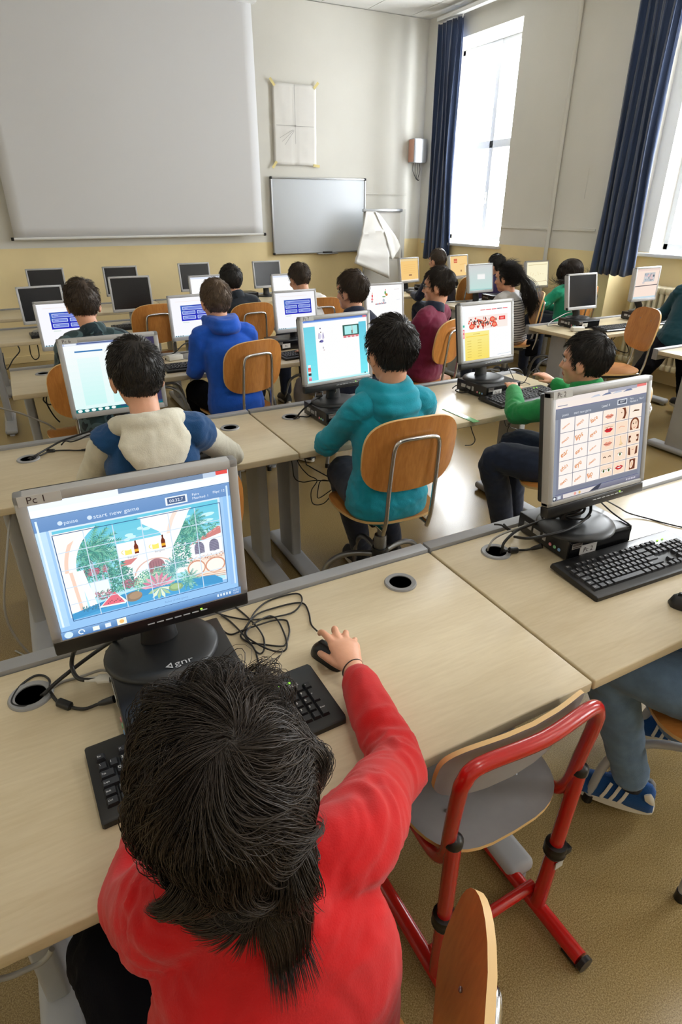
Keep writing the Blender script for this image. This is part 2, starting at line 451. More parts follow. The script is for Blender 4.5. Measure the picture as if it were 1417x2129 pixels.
for y0, y1 in ((2.75, 4.45), (-.55, 1.15), (-3.5, -2.15)):
    wseg(mb, XW, 6.0, y0, y1, 3.42, ZC); wseg(mb, 5.75, 6.0, y0, y1, 0, 1.21)
    wseg(mb, 5.75, 6.0, y0, y0+.14, 1.21, 3.42); wseg(mb, 5.75, 6.0, y1-.14, y1, 1.21, 3.42)
struct('wall_right', mb, w2)
# suspended ceiling: tiles with shallow joints
mb = MB(); mb.box2((-3.2, -3.8, ZC+.012), (6.0, YW+.2, ZC+.1))
T = .62
for i in range(-5, 9):
    for j in range(-6, 13):
        x0, y0 = 5.4-.3-i*T-T, YW-.02-j*T-T
        lo = (max(x0+.006, -3), max(y0+.006, -3.6), ZC); hi = (min(x0+T-.006, XW), min(y0+T-.006, YW), ZC+.012)
        if hi[0]-lo[0] > .02 and hi[1]-lo[1] > .02: mb.box2(lo, hi)
struct('ceiling', mb, MT['ceil'])

def window(n, xg, y0, y1, z0, z1, zt, ym, sill):
    root = bpy.data.objects.new(f'window_{n}', None); C.objects.link(root); tag(root, kind='structure')
    f = MB(); d = .05
    f.box2((xg-.03, y0, z0), (xg+.03, y0+.055, z1), .006); f.box2((xg-.03, y1-.055, z0), (xg+.03, y1, z1), .006)
    f.box2((xg-.03, y0, z1-.06), (xg+.03, y1, z1), .006); f.box2((xg-.03, y0, z0), (xg+.03, y1, z0+.06), .006)
    f.box2((xg-.035, y0, zt-.045), (xg+.035, y1, zt+.045), .008); f.box2((xg-.035, ym-.04, z0), (xg+.035, ym+.04, z1), .008)
    f.box2((xg-.06, ym-.012, z0+.45), (xg-.035, ym+.012, z0+.58), .004)
    obj('window_frame', f, MT['frame_w'], root, 30)
    for a, b in ((y0+.055, ym-.04), (ym+.04, y1-.055)):
        for c, e in ((z0+.06, zt-.045), (zt+.045, z1-.06)):
            obj('pane', MB().box2((xg-.003, a, c), (xg+.003, b, e)), MT['glass'], root, 0)
    obj('sill', MB().box2(*sill, .01), MT['frame_w'], root, 30)
    return root
window(1, 5.87, 6.17, 7.73, 1.22, 3.42, 2.34, 7.0, ((XW-.05, 6.12, 1.165), (5.86, 7.75, 1.20)))
window(2, 5.95, 2.9, 4.3, 1.24, 3.42, 2.35, 3.6, ((5.68, 2.752, 1.18), (5.94, 4.448, 1.215)))
window(3, 5.95, -.4, 1.0, 1.24, 3.42, 2.35, .3, ((5.68, -.548, 1.18), (5.94, 1.148, 1.215)))
window(4, 5.95, -3.35, -2.3, 1.24, 3.42, 2.35, -2.8, ((5.68, -3.49, 1.18), (5.94, -2.16, 1.215)))

# curtains: gathered cloth hanging from the white track
def curtain(y0, y1, z0, z1, label, folds, x=5.30, dep=.06, sd=1):
    rr = random.Random(sd); n = folds*12; rows = 26; vs = []; fs = []
    ph = [rr.uniform(-.5, .5) for _ in range(n+1)]
    for k in range(rows+1):
        t = k/rows; z = z1+(z0-z1)*t
        sq = 1-.10*math.sin(PI*min(1, t*1.05))
        for i in range(n+1):
            u = i/n; a = 2*PI*folds*u+.5*math.sin(2.3*u*PI+t*1.2)
            yy = (y0+y1)/2+(u-.5)*(y1-y0)*sq
            amp = dep*(.55+.45*t)*(.7+.3*math.sin(5*u+2))
            vs.append((x+amp*math.sin(a)+.012*math.sin(7*t+9*u), yy+.018*math.sin(a*2+t*3), z+.012*math.sin(a+1)*t))
    for k in range(rows):
        for i in range(n):
            a = k*(n+1)+i; fs.append((a, a+1, a+n+2, a+n+1))
    root = thing('curtain', label, 'curtain', (0, 0, 0))
    m = MB().add(vs, fs); me = mesh_of(m, 'curtain_cloth')
    o = link('curtain_cloth', me, MT['curtain'], root, 180)
    s = o.modifiers.new('thick', 'SOLIDIFY'); s.thickness = .004
    h = MB()
    for i in range(folds+1):
        yy = (y0+y1)/2+(i/folds-.5)*(y1-y0); h.tube([(x, yy, z1-.02), (x, yy, z1+.012)], .006, 6)
    obj('hook', h, MT['white_pl'], root)
curtain(7.08, 7.56, .985, 3.60, 'narrow blue curtain gathered in the corner beside the far window', 5, sd=2)
curtain(4.15, 4.59, 1.03, 3.60, 'wide blue curtain gathered beside the nearer window at the top right', 5, sd=5)
tag(obj('curtain_rail', MB().box2((XW-.17, -3.4, 3.612), (XW-.09, 7.5, 3.652), .005), MT['white_pl']), 'white curtain track running under the ceiling along the window wall', 'curtain rail')
# pipe, trunking lines
tag(obj('pipe', MB().tube([(XW-.025, 5.335, .02), (XW-.025, 5.335, ZC-.01)], .022, 12), MT['wall']), 'thin white vertical pipe on the window wall between the curtains', 'pipe')
struct('trim_1', MB().box2((4.5, YW-.014, 1.775), (5.16, YW, 1.797), .003), MT['wall'])
struct('trim_2', MB().box2((XW-.014, 4.72, 1.40), (XW, 5.30, 1.425), .003).box2((XW-.014, 5.37, 1.40), (XW, 6.13, 1.425), .003), MT['wall'])
struct('baseboard_front', MB().box2((-3, YW-.015, 0), (XW, YW, .08), .004), MT['wains'])
# radiator under the second window
root = thing('radiator', 'cream cast iron radiator under the window beyond the rightmost lit monitor', 'radiator', (0, 0, 0))
for i in range(18):
    y = 3.2+i*.062; m = MB()
    m.box((5.63, y, .55), (.13, .036, .74), .016, 3); m.box((5.63, y, .90), (.14, .058, .07), .02, 3); m.box((5.63, y, .2), (.14, .058, .07), .02, 3)
    obj('section', m, MT['rad'], root, 50)
obj('feed_pipe', MB().tube(catmull([(5.63, 4.28, .2), (5.63, 4.35, .2), (5.63, 4.37, .15), (5.63, 4.37, .01)], 4), .012, 8), MT['rad'], root)
m = MB()
for y in (3.26, 4.19): m.tube([(5.63, y, .2), (5.63, y, 0.0)], .014, 8)
obj('foot', m, MT['rad'], root)

# projection screen, housing above
root = thing('projection_screen', 'large pale grey pull-down projection screen hanging on the far wall', 'projection screen', (0, 7.80, 1.3))
vs = []; fs = []; N = 24
for k in range(N+1):
    for i in range(N+1):
        u, t = i/N, k/N
        vs.append((.14+2.83*u+.006*math.sin(t*3), .012*math.sin(u*7+t*3)*t*(1-t), .03+2.33*t))
for k in range(N):
    for i in range(N): fs.append((k*(N+1)+i, k*(N+1)+i+1, (k+1)*(N+1)+i+1, (k+1)*(N+1)+i))
o = link('screen_fabric', mesh_of(MB().add(vs, fs)), MT['screenfab'], root, 180); s = o.modifiers.new('t', 'SOLIDIFY'); s.thickness = .003
obj('bottom_bar', MB().tube([(.13, 0, .018), (2.985, 0, .018)], .014, 10), MT['white_pl'], root)
m = MB()
for x in (.122, 2.992): m.tube([(x-.014, 0, .018), (x+.014, 0, .018)], .017, 10)
obj('end_cap', m, MT['black_pl'], root)
obj('housing', MB().box2((.0, -.07, 2.30), (3.02, .07, 2.425), .02), MT['white_pl'], root)
# paper poster with crossed fold lines
root = thing('paper_poster', 'creased white paper taped up above the whiteboard, with crossing fold lines', 'poster', (3.49, YW-.012, 2.51))
vs = []; fs = []; NX, NZ = 16, 24
for k in range(NZ+1):
    for i in range(NX+1):
        u, t = i/NX-.5, k/NZ-.5
        d = .006+.008*abs(noise.noise(V((u*5, t*6, 1))))+(.02*max(0, abs(t)-.42)*8*(abs(u) < .4))
        if abs(u) < .02 or abs(t) < .015: d = .002
        vs.append((u*.575+.012*t, -d, t*.835))
for k in range(NZ):
    for i in range(NX): fs.append((k*(NX+1)+i, k*(NX+1)+i+1, (k+1)*(NX+1)+i+1, (k+1)*(NX+1)+i))
o = link('paper_sheet', mesh_of(MB().add(vs, fs)), MT['paper'], root, 60); s = o.modifiers.new('t', 'SOLIDIFY'); s.thickness = .001
m = MB()
for sx, sz, a in ((-1, 1, .9), (1, 1, -.8), (-1, -1, -.9), (1, -1, .1)):
    m.box((0, 0, 0), (.09, .002, .03), 0, M=Matrix.Translation((sx*.285+.012*sz*.5, -.016, sz*.42)) @ Matrix.Rotation(a, 4, 'Y'))
obj('tape', m, MT['tape'], root, 0)
m = MB()
m.box((.0, -.018, .21), (.004, .001, .40)); m.box((0, -.018, -.005), (.5, .001, .004)); m.box((0, -.018, -.1), (.003, .001, .18)); m.ball((.002, -.016, -.003), (.012, .003, .012), 8)
for k in range(3): m.box((0, 0, 0), (.003, .001, .20), M=Matrix.Translation((-.08-.02*k, -.018, -.13+.02*k)) @ Matrix.Rotation(.7+.2*k, 4, 'Y'))
obj('grey_line', m, MT['line_g'], root, 0)  # thin grey strips laid on the sheet, the cross along its folds
# whiteboard
root = thing('whiteboard', 'wall whiteboard with a thin aluminium frame hanging below the paper poster', 'whiteboard', (3.81, YW-.02, 1.515))
obj('board_surface', MB().box((0, 0, 0), (1.33, .02, .86), .002), MT['board'], root, 30)
m = MB()
for z in (-.435, .435): m.box((0, -.004, z), (1.36, .03, .018), .004)
for x in (-.672, .672): m.box((x, -.004, 0), (.018, .03, .87), .004)
obj('board_frame', m, MT['alu'], root, 30)
m = MB()
for x in (-.672, .672):
    for z in (-.435, .435): m.box((x, -.006, z), (.03, .036, .03), .008)
obj('corner_cap', m, MT['dark_pl'], root, 30)
obj('pen_tray', MB().box((.09, -.04, -.45), (.3, .06, .012), .004), MT['alu'], root, 30)
tag(obj('board_eraser', MB().box((3.90, YW-.06, 1.515-.433), (.13, .04, .02), .005), MT['dark_pl']), 'small dark eraser lying on the whiteboard tray', 'eraser')
# flip chart with a drooping, crumpled pad
root = thing('flip_chart', 'white flip chart stand with crumpled drooping paper beside the whiteboard', 'flip chart', (4.64, 7.62, 0))
obj('backboard', MB().box((.03, .03, 1.13), (.66, .022, .94), .006), MT['white_en'], root, 30)
obj('top_clamp', MB().box((-.02, .0, 1.585), (.62, .03, .035), .008), MT['alu'], root, 30)
for x0, y0, x1, y1 in ((-.26, .05, -.34, -.02), (.3, .05, .36, -.02), (.0, .06, .02, .24)):
    o = obj('leg', MB().tube([(x0, y0, 1.5), (x1, y1, .012)], .013, 8), MT['alu'], root)
    obj('rubber_foot', MB().tube([(x1, y1, .045), (x1, y1, 0)], .017, 8), MT['black_pl'], o)
def sheet(name, left, right, bulge, m_, sd, n=18, thick=.0015, fold=.010):
    def at(pl, t):
        q = t*(len(pl)-1); k = min(int(q), len(pl)-2); return V(pl[k]).lerp(V(pl[k+1]), q-k)
    vs = []; fs = []
    for k in range(n+1):
        for i in range(n+1):
            u, t = i/n, k/n
            p = at(left, t).lerp(at(right, t), u)
            y = bulge*math.sin(PI*t)*(.5+.5*u)+.008*noise.noise(V((u*3, t*4, sd)))+fold*max(0, math.sin((t*1.0+u*.12)*17))**3*(t > .35)
            vs.append((p.x, p.y-y, p.z))
    for k in range(n):
        for i in range(n): fs.append((k*(n+1)+i, (k+1)*(n+1)+i, (k+1)*(n+1)+i+1, k*(n+1)+i+1))
    o = link(name, mesh_of(MB().add(vs, fs)), MT[m_], root, 50); s = o.modifiers.new('t', 'SOLIDIFY'); s.thickness = thick; s.offset = -1
sheet('paper_sheet', [(-.10, .012, 1.57), (-.05, .012, 1.0)], [(.28, .012, 1.57), (.29, .012, .98)], .003, 'paper', 8)
sheet('paper_pad', [(-.29, -.03, 1.575), (-.41, -.09, 1.27), (-.53, -.17, .965)], [(-.15, -.03, 1.575), (-.02, -.11, 1.28), (.0, -.20, .75)], .03, 'paper', 1, thick=.022, fold=.022)
sheet('paper_sheet', [(-.17, -.045, 1.575), (-.05, -.13, 1.28), (.03, -.20, .98)], [(-.10, -.02, 1.56), (.12, -.09, 1.28), (.19, -.15, 1.14)], .03, 'paper', 5)
# electrical box and dangling wires by the corner
root = thing('wall_box', 'grey electrical box high in the corner behind the far curtain', 'electrical box', (5.27, YW-.07, 2.30))
obj('box_body', MB().box((0, 0, 0), (.20, .14, .28), .008), MT['alu'], root, 30)
obj('box_side', MB().box((-.104, 0, 0), (.008, .12, .26), .002), MT['orange_pl'], root, 30)
for k in range(4):
    m = MB().tube(catmull([(-.06+.03*k, .0, -.14), (-.08+.04*k, -.02, -.22), (-.03+.02*k, .01, -.28-.02*k), (.0+.015*k, -.01, -.34)], 5), .004, 6)
    obj('wire', m, MT['cable'], root)
tag(obj('paper_note', MB().box2((XW-.003, 4.935, 1.70), (XW, 5.165, 1.97), 0), MT['wall'], None, 0), 'blank sheet stuck to the window wall right of the pipe', 'paper')

# ------------------------------------------------------------------ desks
ZT = .72
def desk(x0, x1, y0, label, grom=(), dep=.605, group=None, legs=None, rail=True):
    cx = (x0+x1)/2; w = x1-x0
    root = thing('desk', label, 'desk', (cx, y0, 0))
    m = MB(); m.box((0, dep/2, ZT-.014), (w-.003, dep, .028), .004, 3)
    top = obj('tabletop', m, [MT['maple']], root, 30)
    if rail: obj('back_rail', MB().box((0, dep+.022, ZT-.028), (w-.003, .040, .075), .003), MT['grey_metal'], root, 30)
    for gx, gy in grom:
        g = MB().lathe([(.030, .0), (.030, .004), (.041, .005), (.044, .001), (.044, 0)], 28, M=Matrix.Translation((gx-cx, gy-y0, ZT)))
        o = obj('grommet', g, MT['grey_metal'], root, 40)
        obj('hole_shade_disc', MB().lathe([(0, .0012), (.0305, .0012)], 28, M=Matrix.Translation((gx-cx, gy-y0, ZT))), MT['dark_pl'], o, 0)  # flat dark disc, its colour stands in for the shade inside the hole
    for lx in (legs or (x0+.08, x1-.08)):
        m = MB(); x = lx-cx
        m.box((x, dep*.62, .37), (.05, .17, .66), .012, 3); m.box((x, dep*.62, .685), (.07, .42, .014), .003)
        m.box((x+.026, dep*.62, .52), (.004, .018, .20), .001, 1)
        o = obj('leg', m, MT['leg_grey'], root, 30)
        f = MB(); f.box((x, dep*.52, .032), (.088, .56, .045), .02, 4)
        for yy in (.05, dep-.03): f.tube([(x, yy, .012), (x, yy, 0)], .02, 10)
        obj('foot', f, MT['leg_grey'], o, 40)
    return root
desk(-.31, .922, .60, 'maple desk at the front left carrying the monitor with the villa picture', ((-.143, 1.11), (.76, 1.107)), legs=(-.24, .885))
desk(.926, 2.16, .60, 'maple desk at the front right carrying the monitor with the word cards', ((1.095, 1.112),), legs=(2.08,))
desk(-.28, .905, 2.10, 'second-row maple desk where the kid in the cream hood sits', ((-.085, 2.544), (.752, 2.534)), .60, legs=(-.19, .84))
desk(.909, 2.62, 2.10, 'second-row maple desk with the green ruler on it', ((1.062, 2.55),), .60, legs=(1.0, 2.42))
desk(-.12, 1.28, 3.58, 'third-row maple desk where the kid in camouflage sits', ((.06, 4.02), (.9, 4.05)), .60, legs=(-.05, 1.2))
desk(1.284, 2.75, 3.58, 'third-row maple desk where the kid in the maroon sweater sits', ((1.45, 4.02),), .60)
desk(-.32, 1.25, 5.14, 'fourth-row maple desk with two switched-off monitors', ((.55, 5.6),), .60)
desk(1.254, 2.85, 5.14, 'fourth-row maple desk where two boys face bright white screens', (), .60)
desk(-.32, 1.35, 6.33, 'farthest-row maple desk on the left under the projection screen', (), .60)
desk(1.354, 3.0, 6.33, 'farthest-row maple desk below the whiteboard', (), .60)
desk(3.95, 5.33, 2.10, 'maple desk cut off at the right edge of the view', (), .62, legs=(4.08, 5.2))
desk(3.82, 5.22, 3.30, 'maple desk by the window with the switched-off monitor on its left end', (), .56, legs=(3.98, 5.1))
desk(3.95, 5.33, 4.72, 'maple desk behind the girl with the ponytail', (), .60)
desk(3.80, 5.25, 5.95, 'maple desk in the far corner with two orange screens', (), .60)
# ------------------------------------------------------------------ wooden swivel chairs
def wood_chair(label, loc, rz, dz=0.0, tube='chrome', legm='steel', group=None):
    root = thing('swivel_chair', label, 'chair', (loc[0], loc[1], 0), rz, group)
    zs = .525+dz
    def fz(x, y):
        z = zs+.30*x*x-.006*math.cos(y*9)
        if y > .08: z -= (y-.08)**2*1.6
        if y < -.1: z += (y+.1)**2*.9
        return z
    obj('seat', MB().plate(.205, .205, 3.0, .011, fz, edge_m=1, bfun=lambda x, y: x*(1-.12*max(0, -y)/.2)), [MT['beech_seat'], MT['ply_edge']], root, 40)
    B = Matrix.Translation((0, -.225, .815+dz)) @ Matrix.Rotation(R(9), 4, 'X') @ Matrix.Rotation(R(90), 4, 'X')
    o = obj('backrest', MB().plate(.195, .152, 3.1, .011, lambda x, y: .012-.75*x*x, M=None, edge_m=1), [MT['beech'], MT['ply_edge']], root, 40)
    me = o.data
    co = [B @ v.co for v in me.vertices]
    for v, c in zip(me.vertices, co): v.co = c
    p = [(-.098, -.205, .485), (-.098, -.228, .56), (-.098, -.238, .66), (-.095, -.252, .80), (-.090, -.259, .862), (-.070, -.263, .886), (0, -.264, .890),
         (.070, -.263, .886), (.090, -.259, .862), (.095, -.252, .80), (.098, -.238, .66), (.098, -.228, .56), (.098, -.205, .485)]
    p = [(x, y, z+dz) for x, y, z in p]
    m = MB().tube(catmull(p, 4), .0085, 10)
    for sx in (-.098, .098):
        m.tube([(sx, -.205, zs-.025), (sx, -.10, zs-.025), (sx*.6, .05, zs-.022)], .008, 8)
    obj('back_frame', m, MT[tube], root, 60)
    m = MB()
    for sx in (-.07, .07):
        m.ball((sx, -.222, .885+dz), (.004, .003, .004), 8)
    obj('screw', m, MT['steel'], root, 60)
    obj('seat_plate', MB().box((0, -.01, zs-.035), (.22, .24, .025), .008).box((.09, .05, zs-.05), (.14, .012, .008), .003), MT['dark_pl'], root, 30)
    c = MB().lathe([(.014, zs-.04), (.014, .36), (.026, .36), (.028, .35), (.028, .25), (.02, .24)], 16)
    obj('column', c, MT['steel'], root, 40)
    hub = MB().lathe([(.0, .30), (.034, .298), (.038, .285), (.038, .235), (.03, .225), (0, .225)], 16); obj('hub', hub, MT['dark_pl'], root, 40)
    for k in range(5):
        a = 2*PI*k/5+.3; ca, sa = math.cos(a), math.sin(a)
        pr = [(.03, .265), (.10, .272), (.17, .262), (.225, .225), (.258, .15), (.272, .06), (.276, .012)]
        l = obj('leg', MB().tube(catmull([(r_*ca, r_*sa, z) for r_, z in pr], 3), .0125, 10), MT[legm], root, 60)
        obj('foot_cap', MB().tube([(.2755*ca, .2755*sa, .03), (.277*ca, .277*sa, 0)], .0155, 10), MT['black_pl'], l, 40)
    return root
ch0 = wood_chair('beech swivel chair of the kid in the teal hoodie, backrest fully visible', (1.19, 1.905), R(-4))
G_CH = 'beech swivel chairs'
tag(ch0, group=None)
for x, y, a, lab in [
    (1.08, 3.44, 14, 'beech swivel chair of the kid in the royal blue hoodie'),
    (.215, 3.40, 8, 'beech swivel chair of the kid in the camouflage top, partly behind a lit monitor'),
    (.30, 1.80, 0, 'beech swivel chair of the kid in the cream hood, only its top edge showing'),
    (2.08, 1.74, 50, 'beech swivel chair under the kid in green'),
    (.92, 5.12, 8, 'empty beech swivel chair between the two left rows, before a switched-off monitor'),
    (1.62, 4.84, 5, 'beech swivel chair of the kid in the dark jacket in the fourth row'),
    (2.28, 4.86, -6, 'beech swivel chair of the boy in the white shirt in the fourth row'),
    (1.97, 3.45, 20, 'beech swivel chair of the kid in the dark navy jacket'),
    (2.475, 3.50, 25, 'beech swivel chair of the kid in the maroon sweater'),
    (3.90, 4.18, 55, 'beech swivel chair of the girl with the ponytail, a black strap on it'),
    (3.90, 3.07, 68, 'empty beech swivel chair turned sideways by the window desk'),
    (4.36, 5.68, 20, 'beech swivel chair of the boy in the far corner behind the maroon sweater'),
    (4.72, 4.34, 20, 'beech swivel chair of the long-haired girl in sea green')]:
    dup(ch0, (x, y, 0), R(a), lab)
wood_chair('beech swivel chair of the kid in red, its backrest turned sideways', (.098, .378), R(43), -.105, legm='chrome')
wood_chair('swivel chair with grey tube legs under the kid in blue sneakers', (1.45, .555), R(52), -.06, tube='steel', legm='leg_grey')
wood_chair('grey-legged swivel chair mostly cut off at the right edge below the dark teal kid', (4.62, 2.55), R(-20), -.08, legm='leg_grey')

# ------------------------------------------------------------------ red school chair
root = thing('school_chair', 'red tubular school chair with a grey seat pushed under the front desk', 'chair', (.70, .60, 0), R(1)); del root['group']
def fz(x, y):
    z = .445+.25*x*x-(.9*(y-.12)**2 if y > .12 else 0)+(.6*(y+.12)**2 if y < -.12 else 0); return z
obj('seat', MB().plate(.19, .19, 3.2, .010, fz, M=Matrix.Translation((0, .135, 0)), edge_m=1), [MT['greylam'], MT['ply_edge']], root, 40)
o = obj('backrest', MB().plate(.182, .085, 3.4, .009, lambda x, y: .0-.9*x*x, edge_m=1), [MT['greylam'], MT['ply_edge']], root, 40)
B = Matrix.Translation((-.028, -.058, .700)) @ Matrix.Rotation(R(10), 4, 'X') @ Matrix.Rotation(R(90), 4, 'X')
for v in o.data.vertices: v.co = B @ v.co
sh = -.03
p = []
for sx in (-1, 1):
    q = [(sx*.155, .20, .425), (sx*.165, .06, .418), (sx*.168, -.005, .425), (sx*.17, -.035, .47), (sx*.172+sh*.4, -.055, .58), (sx*.172+sh*.8, -.075, .70), (sx*.165+sh, -.082, .745), (sx*.135+sh, -.085, .772)]
    p += q if sx < 0 else [(sh, -.098, .775)]+q[::-1]
obj('back_frame', MB().tube(catmull(p, 5), .0145, 12), MT['red'], root, 60)
for sx in (-1, 1):
    o = obj('post', MB().tube([(sx*.172, -.055, .535), (sx*.166, -.05, .30), (sx*.160, -.045, .04)], [.0165, .0165, .019], 14), MT['red'], root, 60)
    obj('post_cap', MB().lathe([(0, .014), (.012, .012), (.0185, .004), (.0185, -.012)], 14, M=Matrix.Translation((sx*.172, -.055, .538))), MT['black_pl'], o, 50)
    m = MB().lathe([(.017, .02), (.025, .018), (.027, .006), (.024, -.004), (.027, -.012), (.022, -.022), (.019, -.022)], 16, M=Matrix.Translation((sx*.165, -.05, .262)))
    m.box((sx*.165+.02, -.065, .262), (.022, .018, .02), .004); obj('clamp', m, MT['black_pl'], o, 40)
    o = obj('skid', MB().tube([(sx*.160, -.185, .026), (sx*.160, .28, .026)], .0195, 14), MT['red'], root, 60)
    for yy, y2 in ((-.19, -.165), (.28, .26)):
        obj('glide', MB().tube([(sx*.160, yy, .024), (sx*.160, yy+(.02 if yy > 0 else -.012), .024)], .021, 12).box((sx*.160, y2, .006), (.03, .05, .012), .004), MT['black_pl'], o, 40)
    obj('rivet', MB().ball((sx*.10, .05, .449), (.005, .005, .003), 8), MT['steel'], root, 60)
obj('crossbar', MB().tube([(-.160, -.02, .075), (.160, -.02, .075)], .014, 12), MT['red'], root, 60)
m = MB().box((.1805, -.056, .222), (.002, .022, .02), 0).box((.166, -.0695, .222), (.024, .002, .022), 0); o = obj('label', m, MT['label_t'], root, 0)

# ------------------------------------------------------------------ screen pictures (vector drawings that glow)
class Paint:
    def __init__(s, aw, ah, M, gain=1.0):
        s.aw, s.ah = aw, ah; s.M = M @ Matrix.Rotation(R(90), 4, 'X'); s.mb = MB(); s.k = 0; s.g = gain; s.clip = (0, 0, 1, 1)
    def z(s): s.k += 1; return .0004+s.k*4e-6
    mix = 0
    def c(s, c): return tuple(x*s.g for x in lin(tuple(v+(m_-v)*s.mix for v, m_ in zip(c, (236, 248, 255)))))
    def P(s, u, v): return ((u-.5)*s.aw, (v-.5)*s.ah)
    def poly(s, pts, c, z=None):
        z = z or s.z()
        for ax, lim, sg in ((0, s.clip[0], 1), (0, s.clip[2], -1), (1, s.clip[1], 1), (1, s.clip[3], -1)):
            o = []
            for a, b in zip(pts, list(pts[1:])+[pts[0]]):
                da, db = (a[ax]-lim)*sg, (b[ax]-lim)*sg
                if da >= 0: o.append(a)
                if (da > 0 > db) or (da < 0 < db):
                    t = da/(da-db); o.append((a[0]+(b[0]-a[0])*t, a[1]+(b[1]-a[1])*t))
            pts = o
            if len(pts) < 3: return s
        q = [(*s.P(*p), z) for p in pts]; s.mb.add(q, [tuple(range(len(q)))], 0, s.M, s.c(c)); return s
    def rect(s, a, b, c_, d, c): return s.poly([(a, b), (c_, b), (c_, d), (a, d)], c)
    def grad(s, a, b, c_, d, lo, hi, n=10):
        z = s.z()
        for i in range(n):
            t = (i+.5)/n; s.poly([(a, b+(d-b)*i/n), (c_, b+(d-b)*i/n), (c_, b+(d-b)*(i+1)/n), (a, b+(d-b)*(i+1)/n)], tuple(l+(h-l)*t for l, h in zip(lo, hi)), z)
        return s
    def ell(s, u, v, ru, rv, c, n=22, a0=0, a1=2*PI, rot=0):
        pts = []
        for i in range(n):
            a = a0+(a1-a0)*i/(n if a1-a0 > 6.2 else n-1); x, y = ru*math.cos(a), rv*math.sin(a)
            pts.append((u+x*math.cos(rot)-y*math.sin(rot), v+x*math.sin(rot)+y*math.cos(rot)))
        return s.poly(pts, c)
    def line(s, pts, w, c):
        z = s.z()
        for (a, b), (c1, d) in zip(pts, pts[1:]):
            dx, dy = (c1-a)*s.aw, (d-b)*s.ah; L = math.hypot(dx, dy) or 1; nx, ny = -dy/L*w/2*s.aw, dx/L*w/2*s.aw
            nx, ny = nx/s.aw, ny/s.ah
            s.poly([(a+nx, b+ny), (a-nx, b-ny), (c1-nx, d-ny), (c1+nx, d+ny)], c, z)
        return s
    def ring(s, u, v, r0, r1, k, c, a0, a1, n=24):
        z = s.z()
        for i in range(n):
            t0, t1 = a0+(a1-a0)*i/n, a0+(a1-a0)*(i+1)/n
            s.poly([(u+r0*math.cos(t0), v+r0*k*math.sin(t0)), (u+r1*math.cos(t0), v+r1*k*math.sin(t0)), (u+r1*math.cos(t1), v+r1*k*math.sin(t1)), (u+r0*math.cos(t1), v+r0*k*math.sin(t1))], c, z)
    def text(s, t, u, v, h, c, al='l', rot=0, sx=1.0):
        x, y = s.P(u, v); add_text(s.mb, t, x, y, h*s.ah, s.M, 0, s.z(), al, s.c(c), sx, rot); return s
    def leaves(s, u0, v0, u1, v1, n, size, cols, ang=None, sd=0, ins=None):
        rr = random.Random(sd)
        for _ in range(n):
            u, v = rr.uniform(u0, u1), rr.uniform(v0, v1)
            if ins and not ins(u, v): continue
            a = rr.uniform(0, PI*2) if ang is None else rr.gauss(ang, .5); l = size*rr.uniform(.6, 1.3); w = l*.28
            du, dv = math.cos(a)*l, math.sin(a)*l*s.aw/s.ah; pu, pv = -math.sin(a)*w, math.cos(a)*w*s.aw/s.ah
            s.poly([(u-du/2, v-dv/2), (u+pu/2, v+pv/2), (u+du/2, v+dv/2), (u-pu/2, v-pv/2)], rr.choice(cols))
    def frond(s, u, v, a, l, cols, sd=0, n=14, droop=.6):
        rr = random.Random(sd); pu, pv = u, v
        for i in range(n):
            t = i/n; aa = a-droop*t*(1 if math.cos(a) > 0 else -1); nu, nv = pu+math.cos(aa)*l/n, pv+math.sin(aa)*l/n*1.25
            for sg in (-1, 1):
                b = aa+sg*(.9-.3*t); ll = l*.32*(1-.6*t)
                s.poly([(pu, pv), (pu+math.cos(b)*ll+.004, pv+math.sin(b)*ll*1.25), (nu, nv)], rr.choice(cols))
            pu, pv = nu, nv

